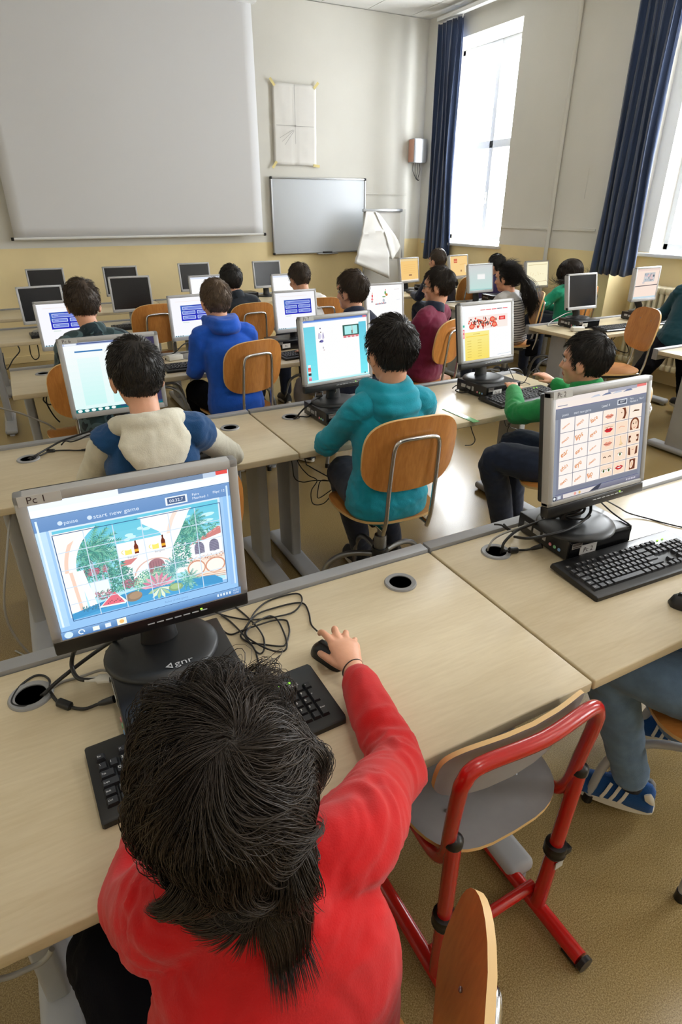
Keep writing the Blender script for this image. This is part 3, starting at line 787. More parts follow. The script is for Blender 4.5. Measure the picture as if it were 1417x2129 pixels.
def pic_villa(p):
    p.grad(0, 0, 1, 1, (150, 196, 240), (170, 206, 240)); 
    p.rect(0, .945, 1, 1, (236, 244, 252)); p.rect(.42, .965, .86, 1, (120, 140, 168)); p.rect(.86, .965, .93, 1, (190, 206, 226)); p.rect(.93, .972, .995, 1, (226, 84, 78))
    p.rect(0, .905, 1, .952, (250, 252, 255)); p.line([(0, .90), (1, .90)], .003, (70, 96, 140))
    p.grad(0, .80, 1, .897, (108, 146, 196), (120, 156, 204)); p.grad(.0, .06, .05, .80, (176, 214, 250), (196, 226, 252)); p.grad(.955, .06, 1, .80, (150, 190, 236), (150, 196, 240))
    p.rect(.012, .06, .022, .88, (226, 242, 255)); p.rect(.978, .06, .988, .88, (206, 230, 252))
    p.ell(.122, .838, .012, .015, (210, 228, 248)); p.text('pause', .14, .825, .026, (222, 236, 252)); p.ell(.262, .838, .012, .015, (210, 228, 248)); p.text('start new game', .28, .825, .028, (226, 238, 252), sx=1.15)
    p.rect(.645, .815, .762, .875, (240, 248, 255)); p.rect(.655, .823, .752, .867, (84, 104, 140)); p.text('00:32.7', .703, .834, .022, (240, 246, 255), 'c')
    p.text('Pairs', .79, .852, .018, (235, 244, 255)); p.text('Matched: 1', .79, .824, .018, (235, 244, 255)); p.text('Flips: 12', .905, .84, .018, (235, 244, 255))
    # game board
    a, b, c, d = .075, .13, .925, .79
    p.rect(a-.012, b-.012, c+.012, d+.012, (214, 232, 250)); p.clip = (a, b, c, d); p.mix = .26
    U = lambda x: a+(c-a)*x
    W_ = lambda y: b+(d-b)*y
    p.grad(a, b, c, d, (170, 232, 244), (64, 184, 214), 14)
    q = lambda pts, col: p.poly([(U(x), W_(y)) for x, y in pts], col)
    cl = random.Random(4)
    for _ in range(26): p.ell(U(cl.uniform(.28, .98)), W_(cl.uniform(.62, .9)), .03*cl.uniform(.5, 1.4), .012, (190, 240, 246), 12)
    green = [(28, 108, 92), (40, 136, 112), (22, 92, 84), (70, 160, 130), (96, 176, 140)]; dark = [(20, 80, 74), (30, 104, 92), (44, 128, 104)]
    # distant trees and right house
    p.leaves(U(.30), W_(.56), U(.52), W_(.68), 150, .02, [(120, 190, 160), (150, 210, 170), (90, 170, 150)], sd=1); p.leaves(U(.70), W_(.55), U(.99), W_(.74), 260, .022, green, sd=2)
    q([(.76, .28), (1, .28), (1, .62), (.82, .56), (.76, .50)], (246, 250, 250)); q([(.765, .51), (.985, .69), (1, .68), (1, .60), (.80, .53)], (198, 96, 88))
    for i in range(7): p.line([(U(.80+.03*i), W_(.535+.021*i)), (U(.82+.03*i), W_(.575+.017*i))], .004, (230, 150, 140))
    for x in (.845, .945):
        p.ell(U(x), W_(.47), .028, .05, (84, 78, 104), 20); p.rect(U(x)-.028, W_(.40), U(x)+.028, W_(.47), (84, 78, 104))
        for k in range(6): p.line([(U(x)-.026, W_(.41+.02*k)), (U(x)+.026, W_(.415+.02*k))], .003, (130, 120, 150))
    # centre building
    q([(.33, .22), (.76, .22), (.76, .58), (.66, .62), (.46, .60), (.33, .46)], (250, 252, 252)); q([(.30, .46), (.46, .60), (.50, .59), (.40, .46)], (206, 100, 96))
    p.ring(U(.545), W_(.27), .11, .118, 1.15, (226, 170, 150), .2, PI-.2); p.ell(U(.555), W_(.38), .045, .055, (150, 84, 92)); p.rect(U(.555)-.045, W_(.24), U(.555)+.045, W_(.38), (150, 84, 92))
    for k in range(5): p.line([(U(.52+.017*k), W_(.26)), (U(.52+.017*k), W_(.43))], .004, (120, 62, 72))
    # left garden: palms, shrubs
    p.leaves(U(.12), W_(.36), U(.36), W_(.66), 420, .026, green, sd=3, ins=lambda u, v: (u-U(.36))*.6+(v-W_(.36)) < .30)
    p.leaves(U(.12), W_(.44), U(.26), W_(.52), 160, .02, [(170, 60, 84), (200, 90, 110), (130, 40, 70)], sd=4)
    for x in (.19, .23, .265): p.line([(U(x), W_(.24)), (U(x-.015), W_(.62))], .009, (170, 170, 190))
    p.rect(U(.14), W_(.18), U(.25), W_(.36), (236, 244, 240)); p.leaves(U(.26), W_(.18), U(.40), W_(.46), 360, .024, dark+green, sd=5); p.leaves(U(.16), W_(.14), U(.26), W_(.24), 120, .02, [(150, 60, 90), (180, 90, 110), (60, 110, 90)], sd=6); p.leaves(U(.33), W_(.20), U(.43), W_(.30), 130, .02, [(170, 70, 96), (140, 50, 80), (90, 120, 90)], sd=7)
    for k in range(16): p.frond(U(.20), W_(.72), R(-70+20*k), .15, green, k, 12)
    for k in range(12): p.frond(U(.79), W_(.80), R(150+16*k), .13, green, 40+k, 12)
    for k in range(6): p.frond(U(.80), W_(.82), R(-30+20*k), .09, green, 60+k, 10)
    p.leaves(U(.66), W_(.34), U(.78), W_(.66), 340, .022, green, sd=8)
    # arches of the loggia
    arch = (252, 244, 236); rim = (246, 196, 168)
    p.ring(U(.36), W_(.52), .235, .50, 1.5, arch, PI*.44, PI); p.ring(U(.36), W_(.52), .235, .262, 1.5, (255, 252, 246), PI*.30, PI); p.ring(U(.36), W_(.52), .272, .29, 1.5, rim, PI*.52, PI)
    q([(0, .08), (.10, .08), (.10, .55), (0, .55)], arch); q([(.115, .08), (.16, .08), (.12, .55), (.085, .55)], (255, 252, 246)); q([(.055, .08), (.075, .08), (.06, .55), (.04, .55)], rim)
    q([(0, .80), (.22, 1), (0, 1)], arch); q([(.50, 1), (.50, .93), (.60, .80), (.66, .56), (.72, .72), (.80, .97), (.82, 1)], (252, 250, 248)); p.ring(U(.93), W_(.62), .23, .25, 1.55, (246, 216, 196), PI*.62, PI*.98)
    # sofa and table
    q([(.74, .14), (1, .12), (1, .40), (.78, .36), (.74, .30)], (248, 226, 206))
    for x0, y0, x1, y1 in ((.75, .17, .86, .35), (.87, .16, .995, .34)):
        p.ell(U((x0+x1)/2), W_((y0+y1)/2), (x1-x0)*.47, (y1-y0)*.36, (206, 122, 84)); p.ell(U((x0+x1)/2), W_((y0+y1)/2), (x1-x0)*.41, (y1-y0)*.30, (252, 240, 226))
    for k in range(6): p.line([(U(.74), W_(.16-.014*k)), (U(.86), W_(.17-.012*k)), (U(1), W_(.15-.012*k))], .004, (206, 120, 80) if k % 2 else (250, 220, 190))
    p.leaves(U(.76), W_(.34), U(1), W_(.40), 160, .012, [(200, 110, 76), (150, 80, 60), (236, 170, 130)], sd=9)
    pts = [(0, 0)]+[(x/20*.92, .07+.085*math.sin(x/20*PI)+.05*x/20) for x in range(21)]+[(.97, .05), (.97, 0)]
    q(pts, (20, 122, 190)); q([(0, 0)]+[(x/20*.94, .0+.08*math.sin(x/20*PI)) for x in range(21)], (34, 140, 206))
    p.leaves(U(.06), W_(.06), U(.30), W_(.12), 120, .018, [(16, 80, 120), (30, 110, 110), (20, 96, 150)], sd=10)
    # fruit and pineapple plant
    for k in range(20): p.frond(U(.52), W_(.20), R(-10+10*k), .11, [(120, 190, 150), (80, 160, 130), (170, 214, 170), (50, 130, 110)], 80+k, 9, .4)
    for k in range(14): p.frond(U(.66), W_(.34), R(20*k), .075, [(70, 150, 150), (110, 186, 170), (50, 126, 130)], 110+k, 8, .3)
    for k in range(14): p.frond(U(.74), W_(.16), R(24*k), .07, [(70, 160, 140), (130, 200, 170), (50, 130, 120)], 130+k, 8, .3)
    for k in range(9):
        aa = R(10+20*k); p.poly([(U(.54), W_(.16)), (U(.54)+.07*math.cos(aa-.13), W_(.16)+.09*math.sin(aa-.13)), (U(.54)+.095*math.cos(aa), W_(.16)+.12*math.sin(aa)), (U(.54)+.07*math.cos(aa+.13), W_(.16)+.09*math.sin(aa+.13))], (206, 96, 130) if k % 2 else (232, 150, 172))
    for k in range(6):
        aa = R(-160+28*k); p.poly([(U(.55), W_(.15)), (U(.55)+.05*math.cos(aa-.2), W_(.15)+.07*math.sin(aa-.2)), (U(.55)+.075*math.cos(aa), W_(.15)+.10*math.sin(aa)), (U(.55)+.05*math.cos(aa+.2), W_(.15)+.07*math.sin(aa+.2))], (226, 236, 196) if k % 2 else (150, 190, 130))
    p.ell(U(.38), W_(.115), .045, .04, (120, 92, 66), rot=.2); p.ell(U(.39), W_(.125), .035, .028, (156, 116, 78), rot=.2); p.ell(U(.65), W_(.105), .04, .034, (110, 150, 90), rot=-.1); p.ell(U(.65), W_(.112), .03, .022, (150, 184, 110), rot=-.1)
    p.poly([(U(.16), W_(.08)), (U(.32), W_(.06)), (U(.335), W_(.085)), (U(.27), W_(.235))], (240, 244, 236)); p.poly([(U(.18), W_(.095)), (U(.32), W_(.08)), (U(.27), W_(.235))], (228, 72, 92))
    for k in range(8): p.ell(U(.22+.012*k), W_(.11+.012*(k % 3)), .003, .005, (60, 24, 30), 8)
    p.mix = 0
    # opened cards
    for x, y in ((2, 3), (3, 3)):
        u0, v0 = U(x/6), W_(y/5); u1, v1 = U((x+1)/6), W_((y+1)/5); p.rect(u0, v0-.02, u1, v1-.02, (252, 253, 255))
        m_ = (u0+u1)/2
        p.rect(m_-.035, v0+.015, m_+.0, v0+.06, (244, 232, 120)); p.ell(m_-.018, v0+.062, .02, .012, (255, 255, 246)); p.ring(m_-.04, v0+.04, .008, .013, 1.3, (236, 224, 150), PI*.5, PI*1.5)
        p.rect(m_+.014, v0+.012, m_+.036, v0+.068, (120, 58, 40)); p.rect(m_+.014, v0+.026, m_+.036, v0+.046, (236, 176, 60)); p.poly([(m_+.014, v0+.068), (m_+.036, v0+.068), (m_+.029, v0+.09), (m_+.021, v0+.09)], (120, 58, 40)); p.rect(m_+.021, v0+.09, m_+.029, v0+.112, (96, 44, 34))
        p.text('Bargain', m_, v0-.012, .016, (140, 140, 150), 'c')
    for i in range(1, 6): p.line([(U(i/6), b), (U(i/6), d)], .0045, (206, 224, 240))
    for j in range(1, 5): p.line([(a, W_(j/5)), (c, W_(j/5))], .0045, (206, 224, 240))
    p.clip = (0, 0, 1, 1); p.line([(a, b), (c, b), (c, d), (a, d), (a, b)], .004, (60, 96, 140))
    p.text('Rules of the game', .62, .085, .016, (120, 156, 200), 'c')
    p.grad(0, 0, 1, .06, (84, 126, 180), (130, 172, 218)); p.line([(0, .062), (1, .062)], .003, (50, 80, 130))
    p.ell(.035, .03, .022, .026, (206, 232, 250)); p.ring(.10, .03, .011, .017, 1.2, (240, 250, 255), -.4, 5.2); p.rect(.158, .012, .192, .046, (236, 242, 236)); p.rect(.222, .012, .252, .046, (226, 236, 246)); p.rect(.285, .004, .335, .056, (252, 244, 224)); p.ell(.31, .03, .013, .016, (240, 190, 120))
    for k in range(5): p.rect(.855+.018*k, .02, .865+.018*k, .042, (220, 236, 250))
    p.text('16:31', .955, .034, .014, (230, 242, 255), 'l'); p.text('12/03', .955, .012, .014, (230, 242, 255), 'l')

def pic_cards(p):
    p.grad(0, 0, 1, 1, (140, 146, 160), (150, 156, 170)); p.rect(0, .955, 1, 1, (246, 236, 230)); p.rect(.55, .968, .88, 1, (176, 176, 190)); p.rect(.88, .975, .99, 1, (240, 130, 124)); p.rect(0, .90, 1, .958, (250, 238, 228)); p.line([(.02, .925), (.12, .925)], .006, (150, 150, 170))
    for k in range(4): p.poly([(.36+.12*k, .95), (.47+.12*k, .955), (.45+.12*k, .972), (.40+.12*k, .968)], (120, 130, 160) if k % 2 else (200, 206, 220))
    p.line([(0, .897), (1, .897)], .004, (110, 106, 150)); p.grad(.0, .80, 1, .893, (126, 132, 146), (134, 140, 156))
    p.text('pause', .07, .823, .026, (214, 218, 226)); p.text('start new game', .19, .823, .026, (220, 224, 232)); p.text('Level: 4', .49, .835, .026, (240, 242, 246))
    p.rect(.665, .828, .775, .88, (236, 240, 246)); p.rect(.673, .836, .767, .872, (92, 96, 110)); p.text('00:57', .72, .846, .02, (240, 244, 250), 'c'); p.text('Pairs', .81, .86, .018, (240, 242, 246)); p.text('Matched: 0', .81, .83, .018, (240, 242, 246)); p.text('Flips: 1', .92, .845, .018, (240, 242, 246))
    p.rect(.03, .05, .97, .80, (132, 136, 152)); p.rect(.05, .10, .965, .805, (150, 150, 164))
    words_ = [['eyebrows', 'tooth', 'face'], ['mouth', 'lips', 'eyes'], ['ear', 'ears', 'eyebrow'], ['chin', 'eye', 'cheeks'], ['teeth', 'cheek', 'lip']]
    x0, y1, w, h = .055, .80, .1515, .139
    sk = (252, 226, 202); ink = (110, 70, 50)
    for r_ in range(5):
        for c_ in range(6):
            a = x0+c_*w; d = y1-r_*h; b = d-h+.006; e = a+w-.006; p.rect(a, b, e, d, (255, 247, 240) if c_ < 3 else (255, 240, 224))
            cu, cv = (a+e)/2, (b+d)/2
            if c_ < 3:
                t = words_[r_][c_]; tw = text_geo(t)[3]-text_geo(t)[2]; hh = min(.05, .085/(tw/.7))
                p.text(t, a+.022, b+.03, hh*1.18, (236, 156, 120), 'l', R(24), 1.0); p.text(t, a+.026, b+.036, hh*1.08, (224, 150, 86), 'l', R(24), 1.0)
            else:
                k = (r_*3+c_-3)
                if k not in (0, 2, 5): p.rect(a+.008, b+.008, e-.008, d-.01, sk)
                mouth = lambda col, up=.0: (p.poly([(cu-.05, cv), (cu-.02, cv+.022), (cu, cv+.014), (cu+.02, cv+.022), (cu+.05, cv+.004), (cu+.02, cv-.022), (cu-.02, cv-.022)], col), p.line([(cu-.048, cv+.002), (cu, cv-.004), (cu+.048, cv+.004)], .004, (140, 60, 60)))
                def face():
                    p.ell(cu, cv+.015, .052, .058, (130, 74, 50)); p.rect(cu-.052, cv-.05, cu+.052, cv+.02, (130, 74, 50)); p.ell(cu, cv, .038, .055, (250, 220, 192))
                    for sg in (-1, 1): p.ell(cu+sg*.016, cv+.012, .007, .006, (70, 50, 40), 10); p.line([(cu+sg*.026, cv+.027), (cu+sg*.008, cv+.029)], .003, ink)
                    p.line([(cu-.012, cv-.026), (cu, cv-.031), (cu+.012, cv-.026)], .004, (200, 100, 90))
                def eye(u): p.ell(u, cv, .026, .018, (255, 255, 250)); p.ell(u, cv, .011, .015, (110, 130, 70)); p.ell(u, cv, .005, .008, (30, 26, 24), 10); p.ring(u, cv-.002, .026, .031, .75, (90, 60, 50), .3, 2.8, 10)
                if k == 0 or k == 6: mouth((236, 160, 136))
                elif k == 1: p.poly([(cu-.01, cv+.055), (cu+.03, cv+.055), (cu+.045, cv), (cu+.03, cv-.055), (cu, cv-.05), (cu+.015, cv)], (120, 66, 46)); p.ell(cu-.008, cv, .026, .05, sk); p.ell(cu-.012, cv+.012, .006, .005, ink, 10)
                elif k == 2: p.poly([(cu-.04, cv-.005), (cu-.01, cv+.014), (cu+.045, cv+.008), (cu+.042, cv-.004), (cu-.01, cv)], (96, 64, 44))
                elif k == 3: mouth((214, 44, 52)); p.line([(cu-.045, cv+.028), (cu, cv+.034), (cu+.045, cv+.03)], .003, ink)
                elif k == 4: p.line([(cu-.035, cv-.004), (cu-.01, cv+.012), (cu+.012, cv+.008), (cu+.035, cv)], .006, (236, 170, 140))
                elif k == 5: face()
                elif k == 7: p.line([(cu-.01, cv+.05), (cu, cv), (cu+.02, cv-.035), (cu-.018, cv-.04)], .005, (206, 170, 100)); p.poly([(cu-.006, cv+.05), (cu+.016, cv-.035), (cu-.014, cv-.035)], (246, 214, 170))
                elif k == 8:
                    for sg in (-1, 1): p.rect(cu+sg*.046-.014, cv-.04, cu+sg*.046+.014, cv+.03, (110, 64, 46)); p.ell(cu+sg*.04, cv-.006, .008, .018, sk, 12)
                elif k == 9: [p.line([(cu+sg*.012, cv), (cu+sg*.03, cv+.01), (cu+sg*.045, cv+.002)], .007, (80, 54, 44)) for sg in (-1, 1)]
                elif k == 10: eye(cu)
                elif k == 11:
                    for sg in (-1, 1): p.poly([(cu+sg*.055, cv+.05), (cu+sg*.035, cv+.04), (cu+sg*.025, cv-.04), (cu+sg*.055, cv-.03)], (112, 66, 48))
                    p.poly([(cu-.034, cv+.05), (cu+.034, cv+.05), (cu+.02, cv-.035), (cu-.02, cv-.035)], (250, 220, 192)); p.line([(cu-.012, cv+.02), (cu, cv+.014), (cu+.012, cv+.02)], .004, (200, 110, 90))
                elif k == 12: [eye(cu+sg*.03) for sg in (-1, 1)]
                elif k == 13: mouth((206, 60, 66)); p.poly([(cu-.03, cv+.003), (cu+.03, cv+.005), (cu, cv-.008)], (255, 252, 248))
                else: p.rect(cu-.03, cv-.055, cu+.04, cv+.055, (120, 70, 50)); p.ell(cu-.004, cv, .02, .044, sk, 16, rot=-.2); p.ell(cu-.002, cv, .010, .028, (240, 196, 160), 14, rot=-.2)
    for i in range(7): p.line([(x0+i*w-.003, .105), (x0+i*w-.003, .80)], .004, (130, 128, 142))
    p.line([(.02, .055), (.98, .055)], .004, (100, 96, 140)); p.grad(0, 0, 1, .045, (120, 120, 138), (142, 142, 158)); p.rect(0, 0, .035, .042, (60, 66, 80)); p.ell(.018, .022, .012, .014, (230, 236, 240)); p.rect(.05, .008, .085, .038, (210, 216, 226)); p.poly([(.11, .004), (.40, .004), (.47, .045), (.11, .045)], (232, 224, 220)); p.ell(.24, .024, .014, .016, (240, 170, 160)); p.ell(.29, .024, .012, .015, (226, 190, 120)); p.poly([(.40, .004), (.50, .004), (.54, .06), (.48, .045)], (70, 72, 86))
    for k in range(6): p.rect(.83+.02*k, .014, .842+.02*k, .032, (210, 206, 220))

def pic_quiz(p):
    p.rect(0, 0, 1, 1, (250, 250, 255)); p.line([(.1, .9), (.8, .9)], .006, (244, 226, 220))
    a, b, c, d = .20, .40, .90, .80; p.grad(a, b, c, d, (40, 44, 190), (54, 74, 180)); p.poly([(a, d), (a, .6), (.5, d)], (66, 100, 190))
    for x0, y0, x1, y1 in ((.24, .68, .86, .765), (.23, .565, .52, .65), (.56, .565, .87, .65), (.23, .44, .52, .53), (.56, .44, .87, .53)):
        h_ = (y1-y0)*.32; rr_ = lambda e, c: p.poly([(x0+e+h_*.25, y0+e), (x1-e-h_*.25, y0+e), (x1-e, y0+e+h_*.4), (x1-e, y1-e-h_*.4), (x1-e-h_*.25, y1-e), (x0+e+h_*.25, y1-e), (x0+e, y1-e-h_*.4), (x0+e, y0+e+h_*.4)], c); rr_(0, (206, 218, 252)); rr_(.011, (120, 138, 220)); p.line([(x0+.05, (y0+y1)/2), (x0+.12, (y0+y1)/2)], .012, (170, 184, 240))
    p.line([(.22, .36), (.36, .355)], .012, (206, 226, 214)); p.line([(0, .012), (1, .012)], .02, (190, 220, 232))
    for k in range(4): p.rect(.02+.05*k, .006, .045+.05*k, .03, (50, 70, 80))
def pic_bars(p):
    p.grad(0, 0, 1, 1, (226, 252, 250), (252, 254, 255)); p.rect(.86, 0, 1, 1, (64, 58, 86)); p.poly([(.83, .0), (.86, .0), (.86, 1), (.83, 1)], (236, 250, 252)); p.rect(0, .965, .84, 1, (196, 208, 236)); p.rect(.15, .975, .6, .995, (90, 104, 150)); p.rect(.02, .968, .14, .99, (240, 246, 252))
    p.rect(.11, .865, .41, .885, (58, 122, 184)); p.rect(.49, .865, .78, .885, (58, 122, 184))
    for x0, x1 in ((.12, .36), (.44, .76)): p.grad(x0, .1, x1, .78, (206, 250, 246), (236, 254, 254))
    p.rect(0, 0, 1, .05, (20, 110, 112)); p.rect(.5, .02, 1, .05, (46, 84, 120))
    for k in range(6): p.ell(.045+.075*k, .025, .026, .021, (240, 252, 250), 14)
def pic_page(p):
    p.rect(0, 0, 1, 1, (255, 255, 255)); p.grad(0, .0, .17, .90, (126, 236, 246), (120, 214, 232)); p.grad(.86, .0, .98, .90, (126, 240, 250), (110, 206, 230)); p.grad(0, .965, 1, 1, (150, 186, 240), (70, 106, 200)); p.rect(.93, .97, .99, .995, (240, 120, 120)); p.grad(0, 0, 1, .035, (170, 246, 250), (230, 252, 252)); p.rect(.92, .03, .94, .05, (40, 90, 100))
    p.rect(.60, .70, .86, .87, (60, 100, 92)); p.rect(.63, .715, .835, .85, (176, 240, 240)); p.rect(.735, .72, .76, .78, (120, 140, 130)); p.line([(.757, .74), (.75, .85)], .005, (220, 120, 110)); p.rect(.60, .69, .86, .70, (210, 90, 90))
    for k in range(4): p.rect(.605+.065*k, .665, .655+.065*k, .688, (226, 120, 130))
    for u, v, r1, r2, c in ((.25, .86, .01, .012, (90, 80, 120)), (.255, .80, .008, .01, (90, 70, 70)), (.235, .74, .02, .05, (216, 214, 236)), (.285, .73, .018, .05, (220, 214, 236)), (.26, .655, .03, .022, (110, 106, 170)), (.235, .65, .012, .012, (60, 60, 110)), (.28, .55, .01, .018, (200, 196, 206)), (.29, .51, .012, .008, (220, 200, 200))): p.ell(u, v, r1, r2, c, 14)
    p.line([(.225, .79), (.215, .70)], .006, (150, 130, 170)); p.line([(.29, .79), (.30, .70)], .006, (130, 120, 170))
    for y, c in ((.28, (236, 240, 244)), (.235, (226, 90, 86)), (.20, (240, 130, 120)), (.17, (240, 240, 240)), (.145, (60, 60, 66)), (.09, (240, 190, 200)), (.06, (226, 120, 150))): p.rect(.02, y-.02, .065, y+.02, c)
def pic_people(p):
    p.rect(0, 0, 1, 1, (255, 255, 255)); p.grad(0, 0, .05, 1, (236, 252, 252), (255, 255, 255)); rr = random.Random(3)
    for k in range(5): p.rect(.36+.115*k, .895, .46+.115*k, .91, [(230, 130, 120), (240, 90, 90), (240, 120, 120), (120, 110, 120), (240, 80, 90)][k])
    p.grad(.12, .56, .92, .80, (252, 240, 232), (252, 236, 230))
    for _ in range(150):
        u, v = rr.gauss(.45, .19), rr.gauss(.67, .05)
        if .12 < u < .74 and .57 < v < .79: p.ell(u, v, rr.uniform(.006, .02), rr.uniform(.01, .03), rr.choice([(224, 60, 50), (236, 110, 80), (240, 180, 150), (110, 60, 50), (200, 80, 60), (60, 50, 56), (250, 220, 200)]), 10)
    for u, v in ((.18, .62), (.6, .72), (.64, .62)): p.ell(u, v, .055, .05, (232, 76, 60), 14); p.ell(u, v, .035, .03, (246, 150, 120), 12)
    p.rect(.74, .69, .87, .76, (226, 50, 50)); p.rect(.755, .70, .855, .75, (240, 96, 90)); p.text('Start', .805, .712, .03, (255, 240, 236), 'c')
    p.grad(.035, .0, .53, .52, (250, 226, 110), (252, 240, 150)); p.line([(.2, .48), (.34, .48)], .006, (200, 170, 60)); p.line([(.06, .44), (.5, .44)], .01, (250, 214, 80))
    for k in range(7): [p.line([(x, .36-.05*k), (x+.08, .36-.05*k)], .007, (214, 190, 90)) for x in (.08, .29)]
    p.rect(.0, .62, .035, .66, (80, 190, 170)); p.rect(0, .42, .03, .58, (240, 110, 120)); p.rect(.006, .52, .022, .56, (255, 230, 230)); p.rect(.006, .44, .022, .49, (255, 220, 220)); p.line([(.7, .04), (.98, .05)], .005, (190, 210, 226))
def pic_figures(p):
    p.rect(0, 0, 1, 1, (255, 255, 254)); 
    for u, v, a, b, c in ((.15, .70, .02, .05, (230, 90, 90)), (.155, .78, .012, .02, (240, 200, 170)), (.145, .60, .03, .04, (240, 150, 150)), (.14, .53, .03, .015, (120, 70, 70)), (.52, .78, .022, .05, (90, 170, 90)), (.555, .72, .035, .04, (200, 140, 70)), (.53, .86, .012, .02, (220, 110, 90)), (.48, .66, .05, .018, (110, 160, 100)), (.47, .55, .03, .05, (190, 196, 206)), (.5, .47, .03, .02, (230, 170, 160))): p.ell(u, v, a, b, c, 14)
    p.poly([(.22, .46), (.54, .49), (.54, .46), (.24, .43)], (150, 150, 164))
    for k in range(6): p.rect(.24+.05*k, .44+.006*k, .27+.05*k, .475+.006*k, (190, 190, 206) if k % 2 else (236, 150, 150))
    p.line([(.78, .86), (.92, .87)], .006, (210, 180, 180)); p.line([(.84, .55), (.94, .56)], .006, (220, 220, 230)); p.line([(.3, .02), (1, .04)], .02, (120, 130, 140))
def pic_white(p): p.rect(0, 0, 1, 1, (255, 255, 255)); p.ell(.6, .42, .02, .03, (240, 220, 224)); p.rect(.62, .5, .64, .53, (210, 230, 214)); p.grad(0, .94, 1, 1, (222, 232, 250), (236, 242, 255))
def pic_orange(p):
    p.rect(0, 0, 1, 1, (248, 206, 132)); p.rect(0, .90, 1, 1, (240, 214, 160))
    for k in range(5): p.line([(.15, .72-.09*k), (.85, .73-.09*k)], .012, (240, 190, 112))
    p.rect(.45, .22, .62, .28, (150, 110, 84)); p.rect(.0, 0, 1, .05, (250, 236, 214))
def pic_orange2(p):
    p.rect(0, 0, 1, 1, (250, 212, 146)); p.rect(.2, .68, .40, .88, (214, 116, 84)); p.rect(.22, .74, .38, .78, (240, 170, 130)); p.line([(.55, .6), (.9, .62)], .014, (236, 184, 110)); p.rect(.58, .25, .66, .34, (176, 130, 96)); p.rect(.84, .2, .9, .6, (246, 226, 190)); p.rect(0, 0, 1, .06, (160, 150, 140))
def pic_box(p): p.grad(0, 0, 1, 1, (196, 226, 220), (214, 216, 216), 14); p.rect(.34, .44, .68, .66, (248, 248, 246)); p.rect(.34, .62, .68, .66, (232, 236, 232)); p.rect(0, 0, 1, .05, (170, 214, 210)); p.line([(.05, .95), (.95, .95)], .01, (200, 202, 204))
def pic_cream(p):
    p.rect(0, 0, 1, 1, (252, 244, 208)); p.line([(.06, .88), (.95, .9)], .012, (196, 176, 120)); p.line([(.05, .16), (.95, .19)], .012, (196, 160, 120))
    rr = random.Random(8)
    for k in range(6): p.line([(.15+.12*k, .5+rr.uniform(-.1, .1)), (.20+.12*k, .5+rr.uniform(-.1, .1))], .012, (230, 206, 160))
def pic_photo(p):
    p.rect(0, 0, 1, 1, (252, 230, 216)); p.rect(0, .93, 1, 1, (240, 216, 206)); p.line([(0, .42), (1, .44)], .022, (104, 96, 100)); p.rect(.34, .56, .82, .86, (196, 198, 200)); rr = random.Random(5)
    for _ in range(60): p.rect(*(lambda u, v: (u, v, u+.06, v+.07))(rr.uniform(.34, .75), rr.uniform(.57, .78)), rr.choice([(150, 156, 164), (214, 214, 214), (226, 196, 196), (110, 114, 124), (180, 190, 200)]))
    p.rect(0, 0, 1, .06, (206, 226, 236)); p.rect(.3, .50, .40, .56, (214, 206, 206))

